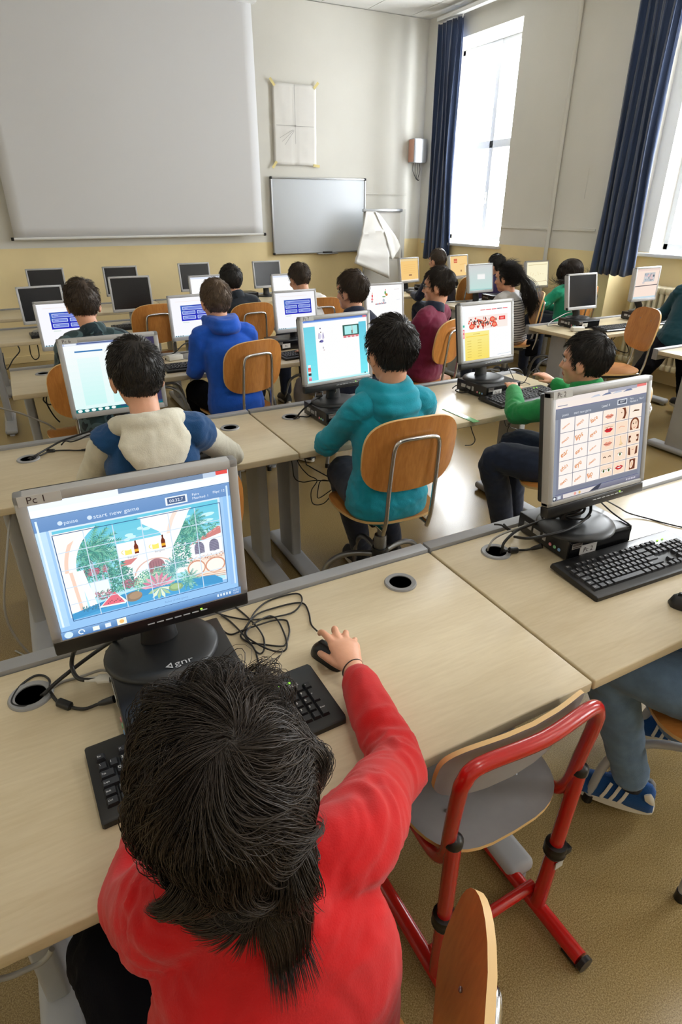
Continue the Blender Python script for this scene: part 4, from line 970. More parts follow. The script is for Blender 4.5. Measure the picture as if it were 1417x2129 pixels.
# ------------------------------------------------------------------ monitors
TYP = {'A': dict(aw=.338, ah=.270, t=.0185, s=.0185, b=.0145, chin=.030), 'B': dict(aw=.300, ah=.240, t=.016, s=.0165, b=.026, chin=0), 'C': dict(aw=.335, ah=.266, t=.017, s=.018, b=.022, chin=0)}
def monitor(label, base, pc, yaw, tilt, typ, pic=None, sticker=None, logo=None, frame='silver', gain=1.0, stand='dark_pl', basew=(.118, .105)):
    d = TYP[typ]; aw, ah = d['aw'], d['ah']; root = thing('monitor', label, 'monitor', base)
    yw, tl = R(yaw), R(tilt)
    off = V(pc)-V(base)
    M = Matrix.Translation(off) @ Matrix.Rotation(yw, 4, 'Z') @ Matrix.Rotation(-tl, 4, 'X')
    # panel frame is centred on the lit area
    W = aw+2*d['s']; top = ah/2+d['t']; bot = -ah/2-d['b']; ch = d['chin']
    m = MB(); D = .026
    m.box((0, D/2-.003, ah/2+d['t']/2), (W, D, d['t']), .004, 2, M=M); m.box((0, D/2-.003, -ah/2-d['b']/2), (W, D, d['b']), .004, 2, M=M)
    for sx in (-1, 1): m.box((sx*(aw/2+d['s']/2), D/2-.003, (top+bot)/2), (d['s'], D, top-bot), .004, 2, M=M)
    obj('frame', m, MT[frame], root, 35)
    m = MB(); m.box((0, .034, (top+bot)/2), (W-.012, .022, top-bot-.012), .008, 2, M=M); m.box((0, .056, (top+bot)/2-.01), (W*.72, .03, (top-bot)*.66), .014, 3, M=M)
    obj('back_shell', m, MT['dark_pl'] if ch else MT[frame], root, 35)
    if ch:
        c = obj('chin', MB().box((0, .012, bot-ch/2), (W, .026, ch), .004, 2, M=M), MT['black_pl'], root, 35)
        bm_ = MB()
        for k in range(7): bm_.box((-.012+.0175*k, -.0015, bot-ch*.42), (.0135, .002, .0022), .0004, 1, M=M)
        obj('button', bm_, MT['silver_l'], c, 0)
        obj('power_light', MB().box((.088, -.0016, bot-ch*.42+.004), (.004, .002, .0022), M=M), MT['led'], c, 0)
    else:
        bm_ = MB()
        for k in range(4): bm_.box((W*.18+.02*k, -.0035, bot+d['b']*.4), (.012, .002, .004), .0006, 1, M=M)
        obj('button', bm_, MT['alu'], root, 0)
    if pic:
        p = Paint(aw, ah, M, gain); pic(p); o = obj('screen', p.mb, MT['pic'], root, 0)
        obj('screen_panel', MB().box((0, .008, 0), (aw+.002, .012, ah+.002), M=M), MT['screen_off'], root, 0)
    else: obj('screen', MB().box((0, .006, 0), (aw+.002, .012, ah+.002), M=M), MT['screen_off'], root, 0)
    if sticker:
        w_ = .012+.0135*len(sticker)
        x0 = -aw/2-d['s']+.006
        o = obj('sticker', MB().box((x0+w_/2, -.0036, ah/2+d['t']*.5-.001), (w_, .0008, d['t']*1.0), .0003, 1, M=M), MT['label_t'], root, 0)
        t = MB(); add_text(t, sticker, x0+.014, ah/2+.003, .0125, M @ Matrix.Rotation(R(90), 4, 'X'), z=.0043); obj('lettering', t, MT['ink'], o, 0)
    # neck and base
    bz = .0
    hp = M @ V((0, .06, bot*.55)); lp = V((0, off.y*.35+.035, .012))
    n = MB(); hp2 = M @ V((0, .052, bot*.2))
    n.tube([lp, lp+V((0, .0, .03)), (lp*.45+hp*.55)+V((0, .012, 0)), hp, hp2], [.040, .036, .034, .038, .030], 16, flat=.55, up=(0, 1, 0))
    obj('neck', n, MT[stand], root, 60)
    obj('base', MB().lathe([(basew[0], 0), (basew[0], .004), (basew[0]*.96, .010), (basew[0]*.75, .014), (basew[0]*.4, .017), (0, .018)], 40, sy=basew[1]/basew[0]), MT[stand], root, 45)
    if logo:
        t = MB(); L = Matrix.Translation((0, 0, .0158))
        add_text(t, logo, .008, -.085, .016, L, align='l', z=0, sx=1.25); t.add([(-.010, -.079, 0), (.0035, -.070, 0), (.0035, -.088, 0)], [(0, 2, 1)], 0, L); t.add([(-.004, -.079, .0003), (.0015, -.075, .0003), (.0015, -.083, .0003)], [(0, 2, 1)], 1, L)
        obj('logo', t, [MT['silver_l'], MT['dark_pl']], root, 0)
    return root
PCZ = ZT+.066
monitor('large lit monitor showing a villa picture puzzle, before the kid in red', (.122, 1.05, PCZ), (.116, 1.004, 1.052), -1.3, -.6, 'A', pic_villa, 'Pc 1', 'gnr', gain=1.12)
monitor('lit monitor showing rows of word cards and face drawings at the front right', (1.328, 1.045, PCZ), (1.314, 1.008, 1.062), 0, 9.8, 'A', pic_cards, 'Pc 2')
monitor('lit monitor with two blue bars, behind the kid in the cream hood', (.30, 2.49, PCZ), (.29, 2.475, 1.033), 0, 2, 'C', pic_bars, 'Pc 6', frame='silver')
monitor('lit monitor with turquoise side bands, left of the kid in the teal hoodie', (1.27, 2.49, PCZ), (1.262, 2.445, 1.045), 5, 7, 'A', pic_page, 'Pc 7')
monitor('lit monitor with a red banner and a yellow box, left of the kid in green', (2.19, 2.50, PCZ), (2.165, 2.478, 1.042), 3, 10.4, 'A', pic_people)
Z0 = ZT
monitor('lit monitor with a blue quiz panel, left of the kid in camouflage', (.25, 4.06, Z0), (.254, 4.03, .995), 0, 2, 'B', pic_quiz, frame='silver_l', stand='silver')
monitor('lit monitor with a blue quiz panel, left of the kid in the royal blue hoodie', (1.03, 4.06, Z0), (1.028, 4.03, .985), 4, 2, 'B', pic_quiz, frame='silver_l', stand='silver')
monitor('lit monitor with a blue quiz panel, between the blue hoodie and the dark navy jacket', (1.76, 4.06, Z0), (1.753, 4.03, .973), 2, 7, 'B', pic_quiz, frame='silver_l')
monitor('lit white monitor with small red and green figures, left of the maroon sweater', (2.5, 4.08, Z0), (2.49, 4.04, .981), -3, 8, 'B', pic_figures, frame='silver_l')
monitor('switched-off monitor standing farthest left in the fourth row', (.19, 5.52, Z0), (.192, 5.48, .937), 5, 6, 'B', None, frame='silver_l', stand='silver')
monitor('switched-off monitor in the fourth row behind an empty beech chair', (.885, 5.52, Z0), (.882, 5.48, .978), -4, 6, 'B', None, frame='silver_l', stand='silver')
monitor('lit white monitor left of the kid in the dark jacket', (1.53, 5.52, Z0), (1.545, 5.48, .958), 0, 5, 'B', pic_white, frame='silver_l', stand='silver')
monitor('lit white monitor left of the boy in the white shirt', (2.3, 5.52, Z0), (2.315, 5.48, .938), 0, 7, 'B', pic_white, frame='silver_l')
monitor('switched-off monitor farthest left in the last row, mostly behind another dark screen', (.31, 6.74, Z0), (.315, 6.7, .968), 0, 6, 'B', None, frame='silver', stand='silver')
monitor('switched-off monitor in the last row, second from the left', (1.0, 6.74, Z0), (1.005, 6.7, .962), 0, 5, 'B', None, frame='silver', stand='silver')
monitor('switched-off monitor in the last row, behind the left white screen', (1.755, 6.74, Z0), (1.757, 6.7, .967), 0, 8, 'B', None, frame='silver_l', stand='silver')
monitor('switched-off monitor in the last row just below the whiteboard', (2.575, 6.74, Z0), (2.577, 6.7, .958), 3, 7, 'B', None, frame='silver_l')
monitor('lit orange monitor in front of the flip chart', (4.26, 6.42, Z0), (4.265, 6.38, .958), 14, 8, 'B', pic_orange, frame='silver_l')
monitor('lit orange monitor with a red square, right of the boy in the far corner', (5.02, 6.42, Z0), (5.0, 6.38, .965), 9, 10, 'B', pic_orange2, frame='silver_l')
monitor('lit grey monitor with a white box, left of the girl with the ponytail', (4.35, 5.2, Z0), (4.34, 5.16, .972), 2, 10, 'B', pic_box, frame='silver_l')
monitor('lit cream monitor against the window wall, right of the ponytail', (5.13, 5.2, Z0), (5.12, 5.16, .975), 0, 9, 'B', pic_cream, frame='silver_l')
monitor('switched-off monitor on the window desk in front of the girl in sea green', (4.2, 3.70, PCZ), (4.16, 3.66, 1.01), 0, 12, 'B', None, frame='silver_l', basew=(.11, .09))
monitor('lit monitor showing a photo on a pink page, beside the radiator', (4.98, 3.70, PCZ), (4.92, 3.65, 1.03), 2, 2, 'B', pic_photo, frame='silver_l', basew=(.11, .09))

# ------------------------------------------------------------------ small desktop computers
def pc(label, x, y, rz, w, d, h=.066, text=None, side=True, z=ZT):
    root = thing('desktop_computer', label, 'computer', (x, y, z), rz)
    m = MB().box((0, 0, h/2+.002), (w, d, h-.004), .004, 2)
    for sx in (-1, 1):
        for sy in (-1, 1): m.box((sx*(w/2-.02), sy*(d/2-.02), .003), (.016, .016, .006))
    obj('case', m, MT['case'], root, 30)
    obj('front_panel', MB().box((.0, -d/2-.001, h/2), (w-.012, .004, h-.012), .001, 1), MT['black_gloss'], root, 30)
    g = MB()
    for k in range(3):
        L = Matrix.Translation((-w/2-.001, -d/2+.03+.018*k, .026)) @ Matrix.Rotation(R(-90), 4, 'Y')
        g.lathe([(.002, .002), (.0045, .002), (.0055, 0)], 10, m=k, M=L)
    obj('audio_jack', g, [pm('jack_a', (130, 170, 210), .4), pm('jack_b', (140, 200, 150), .4), pm('jack_c', (226, 140, 150), .4)], root, 40)
    g = MB()
    for k, (yy, zz, a, b) in enumerate(((.02, .035, .03, .016), (.06, .038, .034, .018), (-.012, .036, .014, .024))): g.box((-w/2-.001, yy, zz), (.003, a, b), .001, 1)
    obj('port', g, MT['alu'], root, 30)
    if text:
        o = obj('label', MB().box((-w/2+.075, -d/2-.0035, .030), (.062, .001, .030), 0), MT['label'], root, 0)
        t = MB(); add_text(t, text, -w/2+.075, .022, .015, Matrix.Rotation(R(90), 4, 'X'), z=d/2+.0045, align='c'); obj('lettering', t, MT['ink'], o, 0)
        o = obj('serial_sticker', MB().box((-w/2+.03, -d/2-.0035, .049), (.036, .001, .018), 0), MT['cable_g'], root, 0)
        t = MB()
        for k in range(14): t.box((-w/2+.014+.0024*k, -d/2-.0042, .053), (.0012, .0004, .008))
        t.box((-w/2+.03, -d/2-.0042, .0445), (.03, .0004, .003)); obj('barcode', t, MT['ink'], o, 0)
    return root
pc('black desktop computer under the villa-picture monitor', .135, .985, 0, .245, .24)
pc('black desktop computer under the word-card monitor, a Pc 2 label on it', 1.36, 1.075, R(-3), .245, .21, text='Pc 2')
pc('black desktop computer under the two-bar monitor, hidden by the kid in the cream hood', .30, 2.47, 0, .25, .22, text='Pc 6')
pc('black desktop computer with a Pc 7 label, under the turquoise-banded monitor', 1.27, 2.46, R(2), .25, .23, text='Pc 7')
pc('black desktop computer beside the hand of the kid in green', 2.20, 2.465, R(4), .25, .23, text='Pc 8')
pc('black desktop computer under the switched-off monitor on the window desk', 4.2, 3.68, 0, .25, .22, text='Pc')
pc('black desktop computer under the pink-page monitor by the radiator', 4.98, 3.68, 0, .25, .22)
pc('black desktop computer between the dark navy jacket and the blue quiz screens', 1.66, 4.06, R(5), .22, .2, text='Pc')
pc('black desktop computer on the desk behind the grey screen', 4.62, 5.22, R(-5), .22, .2)
pc('black desktop computer right of the left orange screen', 4.48, 6.34, R(8), .2, .18)
pc('black desktop computer in the last row below the whiteboard', 2.3, 6.68, R(5), .22, .2, text='Pc')

# ------------------------------------------------------------------ keyboards
U_ = .019
def keyboard_proto(label, loc, rz):
    root = thing('keyboard', label, 'keyboard', loc, rz); T_ = Matrix.Translation((0, 0, .004)) @ Matrix.Rotation(R(3.0), 4, 'X')
    w, d = .458, .172
    prof = [(-d/2, .0), (-d/2, .012), (-d/2+.006, .0155), (d/2-.012, .0165), (d/2-.004, .013), (d/2, .004), (d/2, 0)]
    m = MB(); rings = [[(x, y, z) for y, z in prof] for x in (-w/2, -w/2+.003, w/2-.003, w/2)]
    for r_, s_ in ((0, .96), (3, .96)): rings[r_] = [(x, y*s_, z*s_) for x, y, z in rings[r_]]
    m.loft(rings, M=T_); m.box((-w/2+.05, d/2-.02, .002), (.02, .02, .012), .002); m.box((w/2-.05, d/2-.02, .002), (.02, .02, .012), .002)
    m.box((-w/2+.05, -d/2+.012, .002), (.02, .012, .006)); m.box((w/2-.05, -d/2+.012, .002), (.02, .012, .006))
    obj('keyboard_body', m, MT['black_pl'], root, 30)
    K = MB(); L = MB(); x0 = -w/2+.013; yb = -d/2+.014
    def key(cx, ry, kw, kh=1, t=None):
        cx_, cy_ = x0+(cx+kw/2)*U_*.985, yb+(ry+kh/2)*U_; a, b = kw*U_*.985-.0022, kh*U_-.0022
        z0, z1 = .0158, .0225
        vs = [(cx_-a/2, cy_-b/2, z0), (cx_+a/2, cy_-b/2, z0), (cx_+a/2, cy_+b/2, z0), (cx_-a/2, cy_+b/2, z0)]
        i = .0026; vs += [(cx_-a/2+i, cy_-b/2+i*.8, z1), (cx_+a/2-i, cy_-b/2+i*.8, z1), (cx_+a/2-i, cy_+b/2-i*.6, z1), (cx_-a/2+i, cy_+b/2-i*.6, z1)]
        K.add(vs, [(4, 5, 6, 7), (0, 1, 5, 4), (1, 2, 6, 5), (2, 3, 7, 6), (3, 0, 4, 7)], 0, T_)
        if t: add_text(L, t, cx_-a/2+.0036, cy_+.0002 if len(t) == 1 else cy_-.001, .0052 if len(t) == 1 else .0034, T_, z=z1+.0002)
    for x, t in ((0, 'Esc'), (2, 'F1'), (3, 'F2'), (4, 'F3'), (5, 'F4'), (6.5, 'F5'), (7.5, 'F6'), (8.5, 'F7'), (9.5, 'F8'), (11, 'F9'), (12, 'F10'), (13, 'F11'), (14, 'F12'), (15.25, 'Prt'), (16.25, 'Scr'), (17.25, 'Pau')): key(x, 5.6, 1, .85, t)
    for i, t in enumerate("\\1234567890'^"): key(i, 4.4, 1, 1, t)
    key(13, 4.4, 2, 1, '<-'); key(0, 3.4, 1.5, 1, 'Tab')
    for i, t in enumerate('QWERTYUIOP[+'): key(1.5+i, 3.4, 1, 1, t)
    key(13.5, 3.4, 1.5, 1, '|'); key(0, 2.4, 1.75, 1, 'Caps')
    for i, t in enumerate('ASDFGHJKLOA'): key(1.75+i, 2.4, 1, 1, t)
    key(12.75, 2.4, 2.25, 1, 'Enter'); key(0, 1.4, 1.25, 1, 'Shift'); key(1.25, 1.4, 1, 1, '<')
    for i, t in enumerate('ZXCVBNM,.-'): key(2.25+i, 1.4, 1, 1, t)
    key(12.25, 1.4, 2.75, 1, 'Shift')
    x = 0
    for kw, t in ((1.25, 'Ctrl'), (1.25, None), (1.25, 'Alt'), (6.25, None), (1.25, 'Alt'), (1.25, None), (1.25, None), (1.25, 'Ctrl')): key(x, .4, kw, 1, t); x += kw
    for i, (a, b) in enumerate((('Ins', 'Del'), ('Home', 'End'), ('Pg', 'Pg'))): key(15.25+i, 4.4, 1, 1, a); key(15.25+i, 3.4, 1, 1, b)
    key(16.25, 1.4, 1); [key(15.25+i, .4, 1) for i in range(3)]
    for i, t in enumerate(('Num', '/', '*', '-')): key(18.5+i, 4.4, 1, 1, t)
    for r_, ts in ((3.4, '789'), (2.4, '456'), (1.4, '123')): [key(18.5+i, r_, 1, 1, t) for i, t in enumerate(ts)]
    key(18.5, .4, 2, 1, '0'); key(20.5, .4, 1, 1, '.'); key(21.5, 2.4, 1, 2, '+'); key(21.5, .4, 1, 2, 'Enter')
    obj('keys', K, MT['key'], root, 20); obj('lettering', L, MT['legend'], root, 0)
    g = MB()
    for k in range(2): g.box((x0+(19.0+1.1*k)*U_, yb+6.25*U_, .0172), (.006, .003, .0012), M=T_)
    obj('indicator_light', g, MT['led'], root, 0)
    t = MB(); add_text(t, 'ASUS', x0+19.4*U_, yb+5.55*U_, .0072, T_, z=.0172, sx=1.25); obj('logo', t, MT['silver_l'], root, 0)
    return root
kb = keyboard_proto('black keyboard in front of the kid in red', (.171, .822, ZT), R(2))
for x, y, a, lab in ((1.388, .875, -2.5, 'black keyboard in front of the word-card monitor'), (.34, 2.30, 0, 'black keyboard under the arms of the kid in the cream hood'), (1.36, 2.235, -14, 'black keyboard beside the arm of the kid in the teal hoodie'), (2.27, 2.28, 4, 'black keyboard under the hand of the kid in green'), (4.42, 3.44, -3, 'black keyboard before the switched-off window desk monitor'), (5.02, 3.46, -3, 'keyboard before the pink-page monitor by the radiator'), (.96, 3.76, 0, 'black keyboard left of the kid in the royal blue hoodie'), (1.72, 3.76, 6, 'black keyboard left of the kid in the dark navy jacket'), (.28, 5.33, 3, 'black keyboard before the leftmost fourth-row monitor'), (.90, 5.36, 0, 'black keyboard behind the empty beech chair'), (4.38, 4.92, 0, 'black keyboard before the girl with the ponytail'), (4.34, 6.12, 0, 'black keyboard before the left orange screen')):
    dup(kb, (x, y, ZT), R(a), lab)
# mice
def mouse(label, x, y, rz, mat='black_pl', z=ZT):
    root = thing('computer_mouse', label, 'mouse', (x, y, z), rz); rings = []
    for t in [i/12 for i in range(13)]:
        yy = -.051+.102*t; k = math.sqrt(max(.0, 1-(2*t-1)**4))*.97+.03; wv = .029*k*(1-.10*math.sin(t*PI)); hv = .004+.032*k*(1-.35*(t-.35)**2*4*.5)
        rings.append([(wv*math.copysign(abs(math.cos(a))**.75, math.cos(a)), yy, max(0, hv*math.sin(a)*(1) if math.sin(a) > 0 else 0)+.001) for a in [2*PI*j/20 for j in range(20)]])
    obj('mouse_body', MB().loft(rings), MT[mat], root, 50); obj('scroll_wheel', MB().tube([(-.004, .026, .029), (.004, .026, .029)], .008, 14), MT['dark_pl'], root, 40)
    return root
mouse('black mouse under the hand of the kid in red', .457, .925, R(18))
mouse('dark grey mouse cut off at the right edge of the front desk', 1.345, .672, R(30), 'dark_pl')
mouse('black mouse near the raised hand of the kid in green', 2.56, 2.32, R(10))
CABLES = [
('black mouse cable running from the mouse toward the keyboard of the kid in red', 'cable', 0.0021, [(0.465, 1.01, 0.735), (0.47, 1.053, 0.723), (0.484, 1.097, 0.723), (0.489, 1.137, 0.723), (0.466, 1.152, 0.723), (0.415, 1.156, 0.723), (0.373, 1.149, 0.726), (0.344, 1.129, 0.728), (0.319, 1.099, 0.726), (0.312, 1.068, 0.723), (0.316, 1.029, 0.726), (0.308, 0.982, 0.723), (0.296, 0.953, 0.723)]),
('black cable looped widest beside the villa-picture monitor', 'cable', 0.0021, [(0.271, 1.208, 0.73), (0.299, 1.179, 0.723), (0.335, 1.139, 0.727), (0.369, 1.129, 0.723), (0.411, 1.114, 0.727), (0.451, 1.118, 0.723), (0.479, 1.134, 0.728), (0.496, 1.167, 0.723), (0.491, 1.187, 0.723), (0.457, 1.194, 0.723), (0.41, 1.19, 0.723), (0.37, 1.163, 0.726), (0.339, 1.124, 0.731), (0.312, 1.101, 0.723), (0.304, 1.085, 0.723), (0.313, 1.054, 0.727), (0.342, 1.036, 0.723), (0.372, 1.009, 0.726), (0.388, 1.015, 0.723), (0.411, 1.049, 0.723), (0.421, 1.079, 0.723), (0.421, 1.097, 0.723), (0.394, 1.104, 0.727), (0.351, 1.1, 0.731), (0.314, 1.102, 0.728), (0.287, 1.107, 0.722), (0.274, 1.128, 0.723), (0.271, 1.154, 0.73)]),
('black cable in the tangle, crossing it diagonally', 'cable', 0.0021, [(0.328, 1.217, 0.722), (0.34, 1.165, 0.723), (0.345, 1.094, 0.735), (0.35, 1.061, 0.723), (0.335, 1.016, 0.728), (0.324, 1.01, 0.723), (0.315, 1.016, 0.729), (0.313, 1.041, 0.732), (0.307, 1.081, 0.734), (0.3, 1.157, 0.722), (0.28, 1.198, 0.729)]),
('black cable forming the small inner loop of the tangle', 'cable', 0.0021, [(0.334, 1.099, 0.735), (0.315, 1.079, 0.737), (0.315, 1.057, 0.734), (0.341, 1.011, 0.729), (0.369, 0.994, 0.723), (0.385, 1.001, 0.729), (0.397, 1.049, 0.728), (0.4, 1.097, 0.732), (0.395, 1.129, 0.723), (0.374, 1.117, 0.733), (0.339, 1.101, 0.737)]),
('thick black cable from the left grommet to the computer of the kid in red', 'cable', 0.0042, [(-0.126, 1.106, 0.715), (-0.114, 1.095, 0.73), (-0.09, 1.105, 0.74), (-0.049, 1.123, 0.75), (0.002, 1.131, 0.77), (0.035, 1.109, 0.8), (0.049, 1.07, 0.83)]),
('thin black cable looping over the left grommet', 'cable', 0.0024, [(-0.112, 1.097, 0.722), (-0.104, 1.124, 0.73), (-0.114, 1.158, 0.723), (-0.133, 1.168, 0.723), (-0.16, 1.15, 0.723), (-0.177, 1.116, 0.723), (-0.175, 1.096, 0.723), (-0.155, 1.081, 0.723), (-0.14, 1.085, 0.718)]),
('black adapter cable with a ferrite bead and plug left of the kid in red', 'plug', 0.0034, [(-0.107, 1.102, 0.724), (-0.096, 1.065, 0.723), (-0.083, 1.044, 0.728), (-0.067, 1.03, 0.723), (-0.047, 1.013, 0.727), (-0.021, 1.011, 0.73), (0.008, 0.999, 0.74)]),
('thick black video cable with a white plug behind the villa-picture monitor', 'vga', 0.0045, [(0.007, 1.045, 0.758), (-0.036, 1.065, 0.755), (-0.052, 1.089, 0.752), (-0.056, 1.117, 0.76), (-0.047, 1.117, 0.79), (-0.029, 1.077, 0.84), (-0.008, 1.041, 0.88)]),
('grey cable lying between the grommet and the computer of the kid in red', 'cableg', 0.003, [(-0.104, 1.109, 0.724), (-0.081, 1.121, 0.723), (-0.047, 1.119, 0.723), (-0.008, 1.106, 0.735), (0.007, 1.086, 0.745)]),
('thick black cable from the grommet to the word-card monitor', 'cable', 0.0042, [(1.107, 1.104, 0.712), (1.1, 1.094, 0.735), (1.106, 1.095, 0.76), (1.162, 1.11, 0.775), (1.219, 1.101, 0.79), (1.267, 1.091, 0.8), (1.299, 1.068, 0.815)]),
('grey cable bowing out of the grommet beside the word-card monitor', 'cableg', 0.0032, [(1.08, 1.132, 0.715), (1.074, 1.122, 0.74), (1.103, 1.136, 0.75), (1.145, 1.14, 0.757), (1.203, 1.135, 0.765), (1.239, 1.144, 0.762)]),
('black adapter cable with a ferrite bead beside the word-card computer', 'plug', 0.0034, [(1.106, 1.101, 0.722), (1.118, 1.091, 0.73), (1.135, 1.085, 0.73), (1.172, 1.08, 0.723), (1.19, 1.069, 0.728), (1.208, 1.047, 0.745)]),
('black cable from the word-card monitor to the right edge of the view', 'cable', 0.0024, [(1.449, 1.062, 0.83), (1.514, 1.094, 0.8), (1.584, 1.097, 0.76), (1.634, 1.09, 0.73), (1.672, 1.039, 0.723), (1.695, 0.987, 0.723), (1.719, 0.947, 0.723), (1.75, 0.909, 0.723)]),
('black cable dropping behind the word-card monitor onto its computer', 'cable', 0.0024, [(1.427, 1.062, 0.84), (1.451, 1.061, 0.82), (1.466, 1.036, 0.8), (1.471, 1.006, 0.79), (1.468, 0.965, 0.785), (1.482, 0.972, 0.75), (1.492, 0.976, 0.725)]),
('black cable arched over the foot of the word-card monitor', 'cable', 0.0042, [(1.153, 1.105, 0.76), (1.141, 1.042, 0.79), (1.173, 1.02, 0.8), (1.239, 1.008, 0.805), (1.315, 1.015, 0.812), (1.349, 1.02, 0.83), (1.338, 1.013, 0.86)]),
('black cable coiled low around the neck of the word-card monitor', 'cable', 0.0036, [(1.254, 1.109, 0.8), (1.276, 1.081, 0.815), (1.313, 1.045, 0.83), (1.314, 1.015, 0.86), (1.32, 1.025, 0.835), (1.296, 1.054, 0.815), (1.337, 1.024, 0.812), (1.35, 1.018, 0.826)]),
('black cables at the desk edge beside the word-card computer', 'cable', 0.003, [(1.171, 1.214, 0.745), (1.188, 1.2, 0.745), (1.199, 1.183, 0.735), (1.217, 1.172, 0.728), (1.199, 1.178, 0.74), (1.193, 1.196, 0.75)]),
('black cable hanging in loops beneath the second-row desk', 'cable', 0.0026, [(0.975, 2.35, 0.572), (0.985, 2.35, 0.495), (1.031, 2.36, 0.46), (1.096, 2.35, 0.459), (1.235, 2.34, 0.428), (1.262, 2.34, 0.441)]),
('thin black cable loop hanging lowest under the second-row desk', 'cable', 0.0024, [(0.996, 2.33, 0.582), (1.044, 2.33, 0.507), (1.091, 2.33, 0.468), (1.055, 2.32, 0.423), (1.059, 2.31, 0.36), (1.119, 2.31, 0.351), (1.169, 2.32, 0.398), (1.175, 2.33, 0.437), (1.118, 2.34, 0.458), (1.099, 2.34, 0.405), (1.103, 2.34, 0.367), (1.176, 2.35, 0.391)]),
('black cable sagging toward the jeans of the kid in the teal hoodie', 'cable', 0.003, [(1.056, 2.38, 0.556), (1.077, 2.38, 0.524), (1.155, 2.38, 0.465), (1.237, 2.38, 0.404), (1.279, 2.38, 0.375)]),
('short black cable end hanging right of the teal chair', 'cable', 0.0026, [(1.975, 2.3, 0.586), (2.005, 2.3, 0.526), (1.986, 2.3, 0.501), (1.942, 2.3, 0.505)]),
('tied black cable hanging under the desk of the kid in green', 'cable', 0.0024, [(2.209, 2.3, 0.571), (2.24, 2.3, 0.587), (2.225, 2.3, 0.535), (2.24, 2.3, 0.481), (2.269, 2.3, 0.463), (2.314, 2.3, 0.503), (2.3, 2.3, 0.531), (2.245, 2.3, 0.557), (2.223, 2.3, 0.581)]),
('thick black cable from the second-row grommet to the two-bar monitor', 'cable', 0.004, [(-0.09, 2.559, 0.715), (-0.063, 2.54, 0.73), (-0.008, 2.594, 0.735), (0.049, 2.633, 0.745), (0.105, 2.639, 0.755), (0.161, 2.629, 0.77), (0.194, 2.619, 0.78)]),
('black cable with a ferrite bead behind the kid in the cream hood', 'plug', 0.003, [(-0.08, 2.534, 0.722), (-0.038, 2.56, 0.723), (0.002, 2.591, 0.723), (0.065, 2.57, 0.723), (0.09, 2.542, 0.727), (0.115, 2.544, 0.723), (0.172, 2.528, 0.723)]),
('black cables bundled at the back of the second-row desk', 'cable', 0.003, [(0.045, 2.611, 0.735), (0.064, 2.61, 0.75), (0.086, 2.605, 0.745), (0.121, 2.592, 0.755), (0.151, 2.608, 0.76), (0.184, 2.604, 0.765)]),
('black cable from the middle grommet to the Pc 7 computer', 'cable', 0.004, [(1.052, 2.536, 0.716), (1.066, 2.503, 0.73), (1.103, 2.52, 0.75), (1.121, 2.511, 0.77), (1.152, 2.507, 0.79), (1.192, 2.524, 0.8), (1.218, 2.517, 0.815)]),
('black cable arched behind the Pc 7 computer', 'cable', 0.0034, [(1.079, 2.532, 0.73), (1.101, 2.508, 0.73), (1.148, 2.502, 0.735), (1.237, 2.634, 0.8), (1.211, 2.554, 0.82), (1.238, 2.56, 0.82), (1.22, 2.536, 0.81), (1.207, 2.569, 0.8)]),
('white cable curling below the turquoise-banded monitor', 'cableg', 0.0028, [(1.262, 2.459, 0.86), (1.276, 2.487, 0.835), (1.259, 2.496, 0.815), (1.234, 2.505, 0.806)]),
('black cable tangle left of the computer beside the kid in green', 'cable', 0.003, [(2.044, 2.576, 0.73), (2.081, 2.585, 0.74), (2.076, 2.533, 0.745), (2.063, 2.458, 0.74), (2.042, 2.493, 0.726), (2.031, 2.532, 0.73), (2.045, 2.518, 0.74), (2.07, 2.481, 0.75)]),
('chain-like grey cable behind the computer beside the kid in green', 'cableg', 0.003, [(2.296, 2.561, 0.8), (2.34, 2.532, 0.78), (2.395, 2.517, 0.76), (2.445, 2.506, 0.735), (2.485, 2.488, 0.73), (2.502, 2.456, 0.723)]),
('thin black cable arching over the keyboard of the kid in green', 'cable', 0.0024, [(2.334, 2.47, 0.84), (2.35, 2.456, 0.8), (2.43, 2.496, 0.735), (2.475, 2.483, 0.728), (2.511, 2.487, 0.77), (2.553, 2.485, 0.8), (2.566, 2.452, 0.78), (2.589, 2.431, 0.735), (2.593, 2.393, 0.726)]),
('black cable hanging in a loop behind the third-row desk end', 'cable', 0.004, [(0.035, 3.6, 0.695), (0.026, 3.6, 0.67), (0.048, 3.6, 0.643), (0.084, 3.6, 0.65), (0.069, 3.6, 0.679), (0.049, 3.6, 0.697), (0.039, 3.6, 0.649), (0.059, 3.62, 0.573), (0.083, 3.62, 0.529)]),
('grey cable drooping across the aisle on the left', 'cableg', 0.005, [(-0.203, 3.5, 0.695), (-0.158, 3.5, 0.67), (-0.099, 3.5, 0.643), (-0.041, 3.5, 0.604), (0.018, 3.5, 0.564), (0.059, 3.5, 0.514), (0.089, 3.5, 0.469)]),
('black cable hanging beneath the empty window desk', 'cable', 0.004, [(4.3, 3.4, 0.685), (4.315, 3.4, 0.607), (4.378, 3.4, 0.562), (4.515, 3.4, 0.52), (4.542, 3.4, 0.54), (4.483, 3.4, 0.619), (4.473, 3.4, 0.665)]),
('black cable crossing under the empty window desk', 'cable', 0.003, [(4.42, 3.45, 0.672), (4.384, 3.45, 0.631), (4.328, 3.45, 0.597), (4.353, 3.45, 0.622), (4.29, 3.45, 0.672)]),
('grey cable hanging across the gap left of the villa-picture monitor', 'cableg', 0.004, [(-.16,2.2,.69),(-.2,2.0,.6),(-.25,1.95,.4),(-.22,1.98,.2),(-.15,2.05,.02),(-.3,2.3,.006)]),
